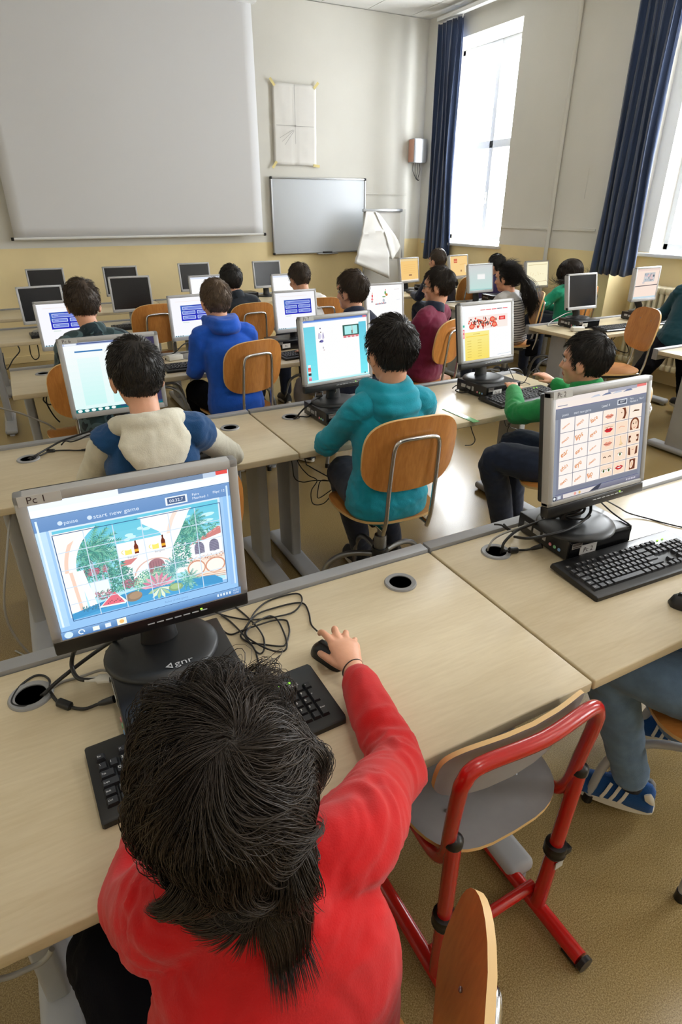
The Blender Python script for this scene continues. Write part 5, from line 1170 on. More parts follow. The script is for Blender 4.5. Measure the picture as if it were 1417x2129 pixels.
('grey cable hanging under the front desk at the lower left', 'cableg', 0.005, [(-0.266, 0.72, 0.49), (-0.244, 0.72, 0.48), (-0.22, 0.72, 0.478), (-0.199, 0.72, 0.478), (-0.184, 0.72, 0.489), (-0.177, 0.72, 0.5)]),
('black cable on the desk left of the royal blue hoodie, arching highest', 'cable', 0.004, [(0.803, 4.044, 0.725), (0.845, 4.079, 0.74), (0.882, 4.04, 0.77), (0.937, 4.076, 0.8), (0.996, 4.135, 0.8), (1.03, 4.109, 0.78)]),
('black cable on the desk left of the royal blue hoodie, lying flat', 'cable', 0.004, [(0.811, 4.036, 0.723), (0.871, 4.019, 0.726), (0.939, 4.038, 0.723), (0.994, 3.998, 0.73)]),
('thick black cable beside the computer of the middle quiz screen', 'cable', 0.005, [(1.561, 4.104, 0.725), (1.627, 4.145, 0.74), (1.67, 4.123, 0.765), (1.744, 4.117, 0.78), (1.773, 4.068, 0.78)]),
('black cable running down to the keyboard below the middle quiz screen', 'cable', 0.004, [(1.521, 3.973, 0.725), (1.613, 4.019, 0.73), (1.687, 4.018, 0.74), (1.729, 3.971, 0.75)]),
('pale cable looping at the left end of the window desk', 'cableg', 0.004, [(3.97, 3.803, 0.725), (4.092, 3.886, 0.735), (4.192, 3.908, 0.76), (4.334, 3.95, 0.78), (4.388, 3.938, 0.79)]),
('pale cable lying flat at the left end of the window desk', 'cableg', 0.004, [(3.972, 3.796, 0.723), (4.035, 3.778, 0.726), (4.053, 3.731, 0.723), (4.102, 3.717, 0.73)]),
('black cable under the third-row desk behind the two-bar monitor', 'cable', 0.004, [(-0.155, 4.9, 0.582), (-0.098, 4.9, 0.646), (-0.044, 4.9, 0.699), (-0.046, 4.9, 0.739)]),
('dark cable hanging beneath the fourth-row desk on the left', 'cable', 0.004, [(0.03, 5.3, 0.666), (0.026, 5.3, 0.591), (0.046, 5.3, 0.551), (0.08, 5.3, 0.573), (0.087, 5.3, 0.661)])]
for lab, typ, r_, pts in CABLES:
    g = typ == 'cableg'; mt = MT['cable_g' if g else 'cable']
    if .5 < pts[0][2] < .62 or lab.startswith('dark cable'): pts = [(pts[0][0], pts[0][1]+.06, .688)]+list(pts)
    if typ in ('plug', 'vga'):
        root = thing('cable', lab, 'cable', (0, 0, 0)); obj('wire', MB().tube(catmull(pts, 6), r_, 8), mt, root, 60)
        if typ == 'plug':
            k = 2; a, b = V(pts[k]), V(pts[k+1]); d = (b-a).normalized()
            obj('ferrite_bead', MB().tube([a-d*.016, a-d*.013, a+d*.013, a+d*.016], [.006, .0092, .0092, .006], 12), MT['black_pl'], root, 40)
            a, b = V(pts[-2]), V(pts[-1]); obj('plug', MB().tube([a, a.lerp(b, .3), b], [.0045, .0065, .008], 10), MT['black_pl'], root, 40)
        else:
            a, b = V(pts[0]), V(pts[1]); d = (b-a).normalized()
            obj('plug', MB().tube([a-d*.005, a+d*.02, a+d*.024, b], [.012, .012, .008, .006], 10, flat=.6), MT['plug_w'], root, 40)
    else:
        tag(obj('cable', MB().tube(catmull(pts, 6), r_, 8), mt, None, 60), lab, 'cable')
# green acrylic ruler
root = thing('ruler', 'translucent green plastic ruler on the desk right of the teal hoodie', 'ruler', (1.804, 2.195, ZT), R(91))
obj('ruler_body', MB().box((0, 0, .0015), (.24, .036, .003), .0008, 1), MT['plasticgreen'], root, 30)
m = MB()
for k in range(41): m.box((-.115+.00575*k, .0135 if k % 5 else .0115, .0032), (.0006, .008 if k % 5 else .012, .0003))
obj('scale_mark', m, MT['ink'], root, 0)
# black strap bag hanging on the girl's chair
root = thing('shoulder_bag', 'small black bag hanging by its strap from the chair of the ponytail girl', 'bag', (3.98, 4.02, 0))
obj('pouch', MB().box((.05, -.02, .50), (.13, .05, .15), .02, 3, M=Matrix.Rotation(R(0), 4, 'Z')), MT['blackp'], root, 40)
obj('strap', MB().tube(catmull([(0, .02, .62), (.02, -.03, .70), (.06, -.04, .66), (.06, -.02, .57)], 5), .012, 6, flat=.35), MT['blackp'], root, 60)

for x, y, rz, lab in ((.86, 4.02, 12, 'small pale power adapter on the desk left of the royal blue hoodie'), (4.02, 3.52, -20, 'small pale power adapter at the left end of the window desk')):
    root = thing('power_adapter', lab, 'adapter', (x, y, ZT), R(rz), 'pale power adapters')
    obj('adapter_body', MB().box((0, 0, .018), (.10, .055, .034), .006, 2), MT['plug_w'], root, 30); obj('adapter_label', MB().box((0, 0, .0353), (.05, .03, .0008)), MT['label'], root, 0)
# ------------------------------------------------------------------ people
def fwd(yaw): return V((-math.sin(R(yaw)), math.cos(R(yaw)), 0))
def rgt(yaw): return V((math.cos(R(yaw)), math.sin(R(yaw)), 0))
def torso_rings(P, N, SL, SR, hy, k=1.0, bow=.02, low=True):
    hr = rgt(hy); sr = (SR-SL).normalized(); mid = (P+N)/2-fwd(hy)*bow
    tab = [(-.25, .135, .10), (-.15, .168, .128), (.0, .168, .130), (.25, .142, .106), (.5, .143, .106), (.72, .150, .104), (.86, .128, .084), (.95, .086, .068), (1.04, .055, .055)]
    if not low: tab = tab[2:]
    out = []
    for t, w, d in tab:
        c = P*(1-t)**2+mid*2*t*(1-t)+N*t*t if t >= 0 else P+(mid-P).normalized()*(t*(N-P).length)
        T = ((mid-P)*(1-t)+(N-mid)*t).normalized() if t >= 0 else (mid-P).normalized()
        r = hr.lerp(sr, max(0, min(1, t))); r = (r-T*r.dot(T)).normalized(); f = T.cross(r)
        ring = []
        for j in range(24):
            a = 2*PI*j/24; ca, sa = math.cos(a), math.sin(a); q = 2/2.4
            ring.append(c+r*(w*k*math.copysign(abs(ca)**q, ca))+f*(d*k*math.copysign(abs(sa)**q, sa)))
        out.append(ring)
    return out
def sleeve(mb, N, S, E, W, k=1.0, end=1.0, st=.35):
    W2 = E.lerp(W, end)
    pts = [N.lerp(S, st), S, S.lerp(E, .5), E, E.lerp(W2, .5), W2]
    if st > 1: pts[0] = S.lerp(E, .04); pts[1] = S.lerp(E, .2)
    rs = [.054 if st < .5 else .046, .055, .051, .048, .044, .037]
    c = catmull(pts, 4); n = len(c); rr = np.interp(np.linspace(0, 5, n), range(6), rs)*k
    mb.tube(c, list(rr), 16, round_caps=True)
def leg_tube(mb, P, K, A, hy, side, k=1.0, extra=0.0, end=1.0):
    h = P+rgt(hy)*side*.078*k-V((0, 0, .01)); A2 = K.lerp(A, end)
    pts = [h+fwd(hy)*.035, h.lerp(K, .5), K, K.lerp(A2, .45), A2]; rs = [.076+extra, .075+extra, .060+extra, .054+extra, .042+extra]
    c = catmull(pts, 4); n = len(c); rr = np.interp(np.linspace(0, 4, n), range(5), rs)*k
    mb.tube(c, list(rr), 16, round_caps=True)
def shoe(A, yaw, root, mat, sole='rubber_w', pitch=0, stripes_=False, L=.23):
    M = Matrix.Translation(A) @ Matrix.Rotation(R(yaw), 4, 'Z') @ Matrix.Rotation(R(pitch), 4, 'X')
    st = [(-.062, .026, .055, -.03), (-.05, .034, .075, -.018), (-.02, .036, .085, -.0), (.02, .037, .082, -.004), (.06, .040, .060, -.025), (.10, .043, .046, -.04), (.135, .040, .040, -.045), (.158, .028, .032, -.05), (.166, .012, .022, -.055)]
    m = MB(); rings = []
    for y, w, h, zt in st:
        ring = []
        for j in range(20):
            a = 2*PI*j/20; ca, sa = math.cos(a), math.sin(a)
            x = w*math.copysign(abs(ca)**.8, ca); z = -.072+(h*(sa) if sa > 0 else .010*sa)
            if sa > .2: x *= 1-.35*((sa-.2)/.8)
            ring.append((x, y*L/.23, z))
        rings.append(ring)
    m.loft(rings, M=M)
    o = obj('shoe', m, MT[mat], root, 60)
    s_ = MB(); out = []
    for j in range(28):
        a = 2*PI*j/28; ca, sa = math.cos(a), math.sin(a); y = .052+.118*sa; w = .040*(1+.10*sa)
        out.append((w*math.copysign(abs(ca)**.7, ca), y*L/.23))
    s_.prism(out, -.094, -.070, M=M); obj('sole', s_, MT[sole], o, 40)
    if stripes_:
        for sx in (-1, 1):
            for k in range(3):
                g = MB()
                pts = [(sx*(.0425-.0006*k), .072-.024*k, -.069), (sx*.040, .062-.024*k, -.045), (sx*.030, .050-.024*k, -.012)]
                g.tube([M @ V(p) for p in pts], .0052, 6, flat=.45, up=M.to_3x3() @ V((sx, 0, .4))); obj('stripe', g, MT['rubber_w'], o, 50)
            g = MB()
            g.tube([M @ V(p) for p in ((sx*.030, -.045, -.006), (sx*.033, -.052, -.02), (sx*.020, -.064, -.05))], [.010, .013, .006], 8, flat=.4, up=M.to_3x3() @ V((sx, -.3, .2)))
            obj('heel_patch', g, MT['rubber_w'], o, 50)
    return o
def finger(mb, pts, r): mb.tube(catmull(pts, 3), list(np.interp(np.linspace(0, 1, 3*(len(pts)-1)+1), [0, .5, 1], [r*1.12, r, r*.82])), 10, round_caps=True)
def hand(mb, W, d, up, side, curl=25, k=.86, spread=1.0):
    """palm, four unequal fingers and a thumb; side=+1 for a right hand (thumb to the left)"""
    d = d.normalized(); up = (up-d*up.dot(d)).normalized(); x = d.cross(up).normalized()
    rings = []
    for t, w, h in ((-.02, .021, .017), (.0, .023, .017), (.025, .030, .015), (.055, .036, .013), (.075, .035, .011), (.083, .031, .008)):
        c = W+d*(t*k); rings.append([c+x*(w*k*math.cos(a))+up*(h*k*math.sin(a)) for a in [2*PI*j/16 for j in range(16)]])
    mb.loft(rings)
    for i, (ox, ln) in enumerate(((-.027, .066), (-.009, .073), (.009, .068), (.026, .053))):
        p = W+d*(.074*k)+x*(ox*k*side); a = R(4*(i-1.2)*spread)*-side; dd = (d*math.cos(a)-x*math.sin(a)).normalized(); pts = [p-dd*.012, p]; c = 0
        for seg, cc in ((.45, .6), (.32, 1.0), (.23, .9)):
            c += R(curl*cc); q = dd*math.cos(c)-up*math.sin(c); pts.append(pts[-1]+q*(ln*seg*k))
        finger(mb, pts, .0082*k)
    b = W+d*(.018*k)-x*(.022*k*side); t1 = (d*.72-x*.68*side-up*.2).normalized(); t2 = (d*.93-x*.28*side-up*.3).normalized()
    finger(mb, [b+x*(.012*k*side), b+t1*(.022*k), b+t1*(.040*k), b+t1*(.040*k)+t2*(.028*k)], .0095*k)

FACE_R = dict(cr=V((.0735, .091, .083)), cc=V((0, -.012, .034)))
def head_prims(mb, Hm, N):
    def ball(c, r, rot=None): mb.ball(Hm @ V(c), r, 20, rot=Hm.to_3x3() @ (rot or Matrix.Identity(3)))
    ball((0, -.012, .034), (.0735, .091, .083)); ball((0, .030, -.028), (.060, .056, .074)); ball((0, .056, -.082), (.030, .028, .025)); ball((0, .02, -.066), (.050, .055, .040))
    for sx in (-1, 1): ball((sx*.040, .056, -.022), (.024, .024, .022))
    ball((0, .075, .030), (.045, .014, .02))
    mb.tube([Hm @ V(p) for p in ((0, .080, .008), (0, .092, -.010), (0, .101, -.028), (0, .088, -.036))], [.006, .0085, .012, .009], 10, round_caps=True)
    for sx in (-1, 1): ball((sx*.010, .088, -.031), (.008, .009, .007))
    ball((0, .083, -.055), (.020, .010, .006)); ball((0, .081, -.064), (.017, .010, .006))
    for sx in (-1, 1):
        ro = Matrix.Rotation(R(-18*sx), 3, 'Z') @ Matrix.Rotation(R(-12), 3, 'X')
        ball((sx*.077, -.006, -.012), (.0075, .019, .030), ro); ball((sx*.074, .002, -.036), (.007, .010, .010))
    mb.tube([Hm @ V((0, -.02, -.02)), Hm @ V((0, -.022, -.075)), N.lerp(Hm @ V((0, -.02, -.08)), .3), N-V((0, 0, .05))], [.052, .047, .048, .056], 18)

def strands(Hm, ctr, rad, keep, n, L, K, r, whorl, seed=1, lift=(.0, .012), grav=.15, normal=.15, jit=.12, swirl=.5, clump=0, ends=None, push=(), dirfn=None, hug=0, flow=0, ff=28, gc=.0):
    """hair locks combed away from the crown; returns verts, quads (world space, thin three-sided tubes)"""
    g = np.random.default_rng(seed); ctr = np.array(ctr); rad = np.array(rad); pts = []
    while sum(len(p) for p in pts) < n:
        d = g.normal(size=(n, 3)); d /= np.linalg.norm(d, axis=1)[:, None]; p = ctr+d*rad
        pts.append(p[keep(p)])
    p = np.concatenate(pts)[:n]; Mi = np.array(Hm.to_3x3().inverted()); gv = Mi @ np.array([0, 0, -1.0])
    nr = (p-ctr)/rad**2; nr /= np.linalg.norm(nr, axis=1)[:, None]
    w = np.array(whorl); w = ctr+(w/np.linalg.norm(w))*rad
    t = p-w; t -= nr*(t*nr).sum(1)[:, None]; t /= np.linalg.norm(t, axis=1)[:, None]+1e-6
    sw = np.cross(nr, t); dist = np.linalg.norm(p-w, axis=1)
    d = t+sw*(swirl*np.exp(-dist/.05))[:, None]+g.normal(size=p.shape)*jit+nr*normal
    if dirfn is not None: d = dirfn(p, d, nr, g)
    if clump:
        c = g.integers(0, n, clump); ci = np.argmin(((p[:, None, :]-p[c][None])**2).sum(2), axis=1); cd = d[c][ci]; d = d*.4+cd*.8
    d /= np.linalg.norm(d, axis=1)[:, None]
    kv = g.normal(size=(5, 3))*ff; ph = g.uniform(0, 6.28, (5, 3))
    off = g.uniform(lift[0], lift[1], n); Ls = L*g.uniform(.65, 1.15, n)
    if ends is not None: Ls = Ls*ends(p)
    out = [p.copy()]; wav = g.normal(size=(n, 3))
    if clump: wav = wav*.35+g.normal(size=(clump, 3))[ci]
    for k in range(K-1):
        fl = sum(np.sin((p @ kv[i_])[:, None]+ph[i_]) for i_ in range(5))*(flow/5*8/K) if flow else 0
        d = d+fl+gv*grav*(1.0/K*8)*(gc+(1-gc)*(k+1)/K)+np.roll(wav, k % 3, axis=1)*jit*.35*math.sin(k*.8+1)
        d /= np.linalg.norm(d, axis=1)[:, None]; p = p+d*(Ls/(K-1))[:, None]
        if hug:
            q = (p-ctr)/(rad+off[:, None]); l = np.linalg.norm(q, axis=1); nn = (p-ctr)/rad**2; nn /= np.linalg.norm(nn, axis=1)[:, None]; d = d-nn*(np.clip(l-1, 0, .25)*hug)[:, None]
        for (cc, rr_) in ((ctr, rad),)+tuple(push):
            cc = np.array(cc); rr_ = np.array(rr_); rad2 = rr_+(off*(min(1, k/3)))[:, None]; q = (p-cc)/rad2; l = np.linalg.norm(q, axis=1); ins = l < 1
            if ins.any():
                p[ins] = cc+(p[ins]-cc)/l[ins][:, None]; nn = (p-cc)/rad2**2; nn /= np.linalg.norm(nn, axis=1)[:, None]; dn = (d*nn).sum(1); m = ins & (dn < 0); d[m] -= nn[m]*dn[m][:, None]
        out.append(p.copy())
    A = np.stack(out, 1)
    H4 = np.array(Hm); A = A @ H4[:3, :3].T+H4[:3, 3]
    T = np.gradient(A, axis=1); T /= np.linalg.norm(T, axis=2)[:, :, None]+1e-9
    ref = np.where(np.abs(T[:, :, 2:3]) < .9, np.array([0, 0, 1.0]), np.array([1.0, 0, 0])); u = np.cross(T, ref); u /= np.linalg.norm(u, axis=2)[:, :, None]; v = np.cross(T, u)
    tp = np.interp(np.linspace(0, 1, K), [0, .15, .7, 1], [.8, 1, .8, .15])*r; rs = tp[None, :, None]*g.uniform(.6, 1.3, n)[:, None, None]
    vs = np.stack([A+rs*(u*math.cos(2*PI*j/3)+v*math.sin(2*PI*j/3)) for j in range(3)], 2).reshape(-1, 3)
    i = np.arange(n)[:, None, None]*(K*3); k = np.arange(K-1)[None, :, None]*3; j = np.arange(3)[None, None, :]; j2 = (j+1) % 3
    qd = np.stack([i+k+j, i+k+j2, i+k+3+j2, i+k+3+j], -1).reshape(-1, 4)
    return vs, qd
def cap_geo(Hm, ctr, rad, keep, amp=.004, seed=1, n=48):
    ctr = V(ctr); vs = []; kp = []; h = n//2
    for i in range(h+1):
        t = PI*i/h
        for j in range(n):
            a = 2*PI*j/n; q = V((math.sin(t)*math.cos(a), math.sin(t)*math.sin(a), math.cos(t))); s_ = 1+amp*10*noise.noise(q*5+V((seed, 0, 0)))
            p = V((ctr.x+q.x*rad[0]*s_, ctr.y+q.y*rad[1]*s_, ctr.z+q.z*rad[2]*s_)); vs.append(p)
    arr = np.array([tuple(p) for p in vs]); kp = keep(arr); fs = []
    for i in range(h):
        for j in range(n):
            f = (i*n+j, (i+1)*n+j, (i+1)*n+(j+1) % n, i*n+(j+1) % n)
            if sum(kp[x] for x in f) >= 3: fs.append(f)
    H4 = np.array(Hm); return arr @ H4[:3, :3].T+H4[:3, 3], np.array(fs, np.int32)
def hair_obj(parts, mat, root, name='hair'):
    vs = np.concatenate([p[0] for p in parts]); o = 0; qs = []
    for v, q in parts: qs.append(q+o); o += len(v)
    return link(name, np_mesh(vs, np.concatenate(qs), name), MT[mat], root, 180)
def keep_short(p):
    x, y, z = p[:, 0], p[:, 1], p[:, 2]
    front = z > .060+.9*(y-.03)*(y > .03)*.35
    side = (y < .034) & (z > .010)
    burn = (y > -.002) & (y < .026) & (z > -.026)
    back = (y < -.024) & (z > -.070-.25*(y+.03))
    return (front & (z > .062)) | side | burn | back
def keep_long(p):
    x, y, z = p[:, 0], p[:, 1], p[:, 2]
    return (z > .066) | ((y < .034) & (z > -.03)) | ((y < -.0) & (z > -.085))
CAPC, CAPR = (0, -.016, .026), (.0825, .101, .101)
def hair_short(Hm, root, mat, seed, n=2600, L=.030, spike=.5, r=.0011, fringe=0):
    a = cap_geo(Hm, CAPC, CAPR, keep_short, .003, seed)
    b = strands(Hm, CAPC, CAPR, keep_short, n, L, 5, r, (.15, -.62, .75), seed, (.001, .006), .10, spike*.6, .22, .7, clump=220, hug=2.5, ends=lambda p: .45+.75*np.clip((p[:, 2]+.04)/.13, 0, 1))
    return hair_obj([a, b], mat, root)

def person(label, P, N, H, hy=0, head=(0, 0, 0), SL=None, SR=None, EL=None, WL=None, ER=None, WR=None, KL=None, AL=None, KR=None, AR=None, top='blue_cl', sleeves=None, legs='djeans', shoes='shoe_black', hair=('short', 'hair_b'), skin='skin', hood=None, hoodm=None, collar=None, k=1.0, vox=.009, hands=True, curl=25, seed=1, glasses=False, topname='hoodie', cuff=.93, near=False, hk=1.0, wr=1.0):
    P, N, H = V(P), V(N), V(H); r, f = rgt(hy), fwd(hy)
    dv = lambda a, d: V(a) if a is not None else d
    SL = dv(SL, N-r*.142*k-V((0, 0, .035))); SR = dv(SR, N+r*.142*k-V((0, 0, .035)))
    EL = dv(EL, SL-r*.05+f*.12-V((0, 0, .20))); ER = dv(ER, SR+r*.05+f*.12-V((0, 0, .20)))
    WL = dv(WL, EL+r*.06+f*.21-V((0, 0, .005))); WR = dv(WR, ER-r*.06+f*.21-V((0, 0, .005)))
    KL = dv(KL, P-r*.10+f*.37-V((0, 0, .02))); KR = dv(KR, P+r*.10+f*.37-V((0, 0, .02)))
    AL = dv(AL, V((KL.x, KL.y, .10))-f*.02); AR = dv(AR, V((KR.x, KR.y, .10))-f*.02)
    root = thing('person', label, 'person', (P.x, P.y, 0)); O = V((P.x, P.y, 0))
    P, N, H, SL, SR, EL, ER, WL, WR, KL, KR, AL, AR = [q-O for q in (P, N, H, SL, SR, EL, ER, WL, WR, KL, KR, AL, AR)]
    Hm = Matrix.Translation(H) @ Matrix.Rotation(R(head[0]), 4, 'Z') @ Matrix.Rotation(R(-head[1]), 4, 'X') @ Matrix.Rotation(R(head[2]), 4, 'Y') @ Matrix.Scale(hk, 4)
    # body: one continuous skin mesh
    b = MB(); head_prims(b, Hm, N)
    b.loft(torso_rings(P, N, SL, SR, hy, .80*k))
    for S, E, W, sd in ((SL, EL, WL, -1), (SR, ER, WR, 1)):
        b.tube(catmull([N.lerp(S, .35), S, S.lerp(E, .5), E, E.lerp(W, .5), W], 4), list(np.interp(np.linspace(0, 5, 21), range(6), [.036, .038, .032, .026, .026, .0225])), 14, round_caps=True)
        d = (W-E).normalized(); 
        if hands is True:
            d2 = (d+V((0, 0, -.1 if abs(d.z) < .5 else 0))).normalized(); hand(b, W+d*.004, d2, V((0, 0, 1)) if abs(d2.z) < .9 else f, sd, curl)
        elif hands: hands(b, W, sd, O)
    for sd, K, A in ((-1, KL, AL), (1, KR, AR)): leg_tube(b, P, K, A, hy, sd, .70*k)
    me = voxel(b, .0042 if near else .0055, 2, 'body')
    o = link('body', me, [MT[skin], MT['lip'], MT['eye'], MT['iris']], root, 180)
    Hi = Hm.inverted(); nl = []
    for p_ in me.polygons:
        q = Hi @ p_.center
        if q.y > .076 and abs(q.x) < .021-abs(q.z+.0595)*.9 and -.071 < q.z < -.049: p_.material_index = 1
    ey = MB()
    for sx in (-1, 1):
        ey.ball(Hm @ V((sx*.029, .0735, .003)), .0086*hk, 14); c = Hm @ V((sx*.029, .0803, .003)); ey.ball(c, (.0052*hk, .0030*hk, .0052*hk), 12, 1, rot=Hm.to_3x3().normalized())
    obj('eyes', ey, [MT['eye'], MT['iris']], root, 180)
    br = MB()
    for sx in (-1, 1): br.tube([Hm @ V((sx*.014, .0865, .020)), Hm @ V((sx*.028, .0865, .0255)), Hm @ V((sx*.043, .0755, .019))], [.003, .004, .002], 8, round_caps=True)
    obj('eyebrows', br, MT[hair[1]], root, 60)
    # clothes
    t = MB(); t.loft(torso_rings(P, N, SL, SR, hy, k))
    foc = [(tuple(EL), .07), (tuple(ER), .07), (tuple(SL), .06), (tuple(SR), .06), (tuple(P+V((0, 0, .05))), .12)]
    if not sleeves:
        sleeve(t, N, SL, EL, WL, k, cuff); sleeve(t, N, SR, ER, WR, k, cuff)
    else:
        for S in (SL, SR): t.tube([N.lerp(S, .3), S, S.lerp(E, .13)], [.058*k, .061*k, .061*k], 16, round_caps=True)
        for S, E, W in ((SL, EL, WL), (SR, ER, WR)):
            s_ = MB(); sleeve(s_, N, S, E, W, k*.95, cuff, 1.08); me = voxel(s_, vox, 3, 'sleeve'); wrinkle(me, .007, 16, seed+3, [(tuple(E), .07)]); link('sleeve', me, MT[sleeves], root, 180)
    if collar: t.tube([N-V((0, 0, .02)), N+(H-N)*.30], [.066, .058], 18, round_caps=True)
    me = voxel(t, vox, 3, topname); wrinkle(me, .0085*wr, 15, seed, foc, (1, 1, 1.5)); link(topname, me, MT[top], root, 180)
    g = MB()
    for sd, K, A in ((-1, KL, AL), (1, KR, AR)): leg_tube(g, P, K, A, hy, sd, k*1.06, .004, .96)
    g.ball(P-V((0, 0, .005)), (.134*k, .100*k, .082*k), 18, rot=Matrix.Rotation(R(hy), 3, 'Z'))
    me = voxel(g, vox, 3, 'trousers'); wrinkle(me, .007, 14, seed+7, [(tuple(KL), .09), (tuple(KR), .09), (tuple(AL), .08), (tuple(AR), .08)], (1, 1, 1.4)); link('trousers', me, MT[legs], root, 180)
    for K, A in ((KL, AL), (KR, AR)):
        d = A-K; yw = hy
        if shoes != 'none': shoe(A, yw, root, shoes, pitch=0)
    # hoods and collars
    if hood == 'back':
        h = MB(); nb = N-f*.035+V((0, 0, .018)); mh = hoodm or top
        arc = [N-r*.078+f*.055-V((0, 0, .012)), N-r*.090-V((0, 0, -.012)), nb-r*.055-f*.035+V((0, 0, .016)), nb-f*.052+V((0, 0, .018)), nb+r*.055-f*.035+V((0, 0, .016)), N+r*.090-V((0, 0, -.012)), N+r*.078+f*.055-V((0, 0, .012))]
        h.tube(catmull(arc, 5), .034, 14, round_caps=True)
        bd = (P-N).normalized()
        rings = []
        for tt, w, d_ in ((-.02, .085, .030), (.03, .112, .040), (.065, .098, .044), (.105, .070, .042), (.145, .036, .034), (.18, .012, .018)):
            c = nb-f*(.050+.052*min(1, (tt+.02)/.12))+bd*tt
            rings.append([c+r*(w*math.cos(a))-f*(d_*math.sin(a)) for a in [2*PI*j/20 for j in range(20)]])
        h.loft(rings); me = voxel(h, vox*.9, 3, 'hood'); wrinkle(me, .011, 15, seed+11, None, (1.5, 1.5, .6)); link('hood', me, MT[mh], root, 180)
    elif hood == 'up':
        h = MB(); u = (H-N).normalized()
        rings = []
        for tt, w, d_, bk in ((-.02, .100, .085, .0), (.02, .098, .090, .012), (.06, .092, .090, .022), (.085, .082, .082, .026)):
            c = N+u*tt-f*bk; rings.append([c+r*(w*math.cos(a))+f*(d_*math.sin(a)) for a in [2*PI*j/20 for j in range(20)]])
        h.loft(rings)
        for tt, w in ((.03, .09), (.065, .085)): h.tube(catmull([N+u*tt-r*w+f*.02, N+u*(tt-.01)-r*w*.6-f*.095, N+u*(tt-.015)-f*.115, N+u*(tt-.01)+r*w*.6-f*.095, N+u*tt+r*w+f*.02], 5), .024, 12, round_caps=True)
        me = voxel(h, vox, 3, 'hood'); wrinkle(me, .009, 16, seed+11); link('hood', me, MT[hoodm or top], root, 180)
    elif hood == 'wide':
        h = MB(); u = V((0, 0, 1))
        for tt, w, bk, rr_ in ((.045, .078, .060, .024), (.012, .094, .085, .028), (-.022, .098, .100, .028), (-.055, .082, .104, .024), (-.085, .052, .102, .020)):
            h.tube(catmull([N+u*tt-r*w+f*(.03 if tt > -.03 else -.05), N+u*(tt-.006)-r*w*.7-f*bk*.8, N+u*(tt-.012)-f*bk, N+u*(tt-.006)+r*w*.7-f*bk*.8, N+u*tt+r*w+f*(.03 if tt > -.03 else -.05)], 5), rr_, 14, round_caps=True)
        me = voxel(h, vox*.9, 4, 'hood'); wrinkle(me, .010, 12, seed+11, None, (.8, .8, 1.8)); link('hood', me, MT[hoodm or top], root, 180)
    elif hood == 'collar':
        h = MB(); u = (H-N).normalized()
        h.tube([N-u*.01, N+u*.035, N+u*.055], [.074, .070, .064], 20, round_caps=False); me = voxel(h, vox, 3, 'collar'); wrinkle(me, .005, 18, seed); link('collar', me, MT[hoodm or top], root, 180)
    # hair
    st = hair[0]
    if st == 'short': hair_short(Hm, root, hair[1], seed, *(hair[2:] if len(hair) > 2 else ()))
    elif st == 'ponytail':
        a = cap_geo(Hm, CAPC, CAPR, keep_long, .003, seed); tie = np.array([0, -.108, .02])
        def df(p, d, nr, g):
            t_ = tie-p; t_ -= nr*(t_*nr).sum(1)[:, None]; return t_/(np.linalg.norm(t_, axis=1)[:, None]+1e-6)+g.normal(size=p.shape)*.08
        b1 = strands(Hm, CAPC, CAPR, keep_long, 1800, .10, 8, .0012, (0, .6, .7), seed, (.001, .006), .0, .0, .06, 0, dirfn=df)
        def df2(p, d, nr, g): return np.tile(np.array([[.25, -.55, -.5]]), (len(p), 1))+g.normal(size=p.shape)*.22
        b2 = strands(Hm, tuple(tie), (.030, .020, .030), lambda p: p[:, 1] < -.105, 1500, .36, 14, .0016, (0, .5, .5), seed+1, (0, .01), .35, .0, .10, 0, clump=40, dirfn=df2, flow=.5, gc=1, push=((( .0, -.02, -.2), (.06, .075, .16)),))
        hair_obj([a, b1, b2], hair[1], root); hb = MB(); hb.tube([Hm @ V((.024*math.cos(a_), -.112, .02+.024*math.sin(a_))) for a_ in [2*PI*j/12 for j in range(12)]], .008, 8, closed=True); obj('hair_band', hb, MT['blackp'], root, 60)
    elif st == 'long':
        a = cap_geo(Hm, CAPC, CAPR, keep_long, .003, seed)
        b1 = strands(Hm, CAPC, CAPR, keep_long, 3400, .27, 14, .0015, (0, .25, .95), seed, (.001, .008), .28, .0, .05, 0, clump=120, hug=1.5, gc=.6, push=(((.0, -.02, -.2), (.07, .06, .15)),))
        hair_obj([a, b1], hair[1], root)
    if glasses:
        g_ = MB()
        for sx in (-1, 1):
            g_.tube([Hm @ V((sx*.029+.021*math.cos(a_), .0925-.004*abs(math.cos(a_)), .002+.015*math.sin(a_))) for a_ in [2*PI*j/18 for j in range(18)]], .0018, 8, closed=True)
            g_.tube([Hm @ V((sx*.050, .088, .006)), Hm @ V((sx*.076, .04, .004)), Hm @ V((sx*.080, -.005, .0))], .0018, 8)
        g_.tube([Hm @ V((-.008, .094, .004)), Hm @ V((.008, .094, .004))], .0018, 8); obj('glasses', g_, MT['black_pl'], root, 60)
    return root, Hm, O
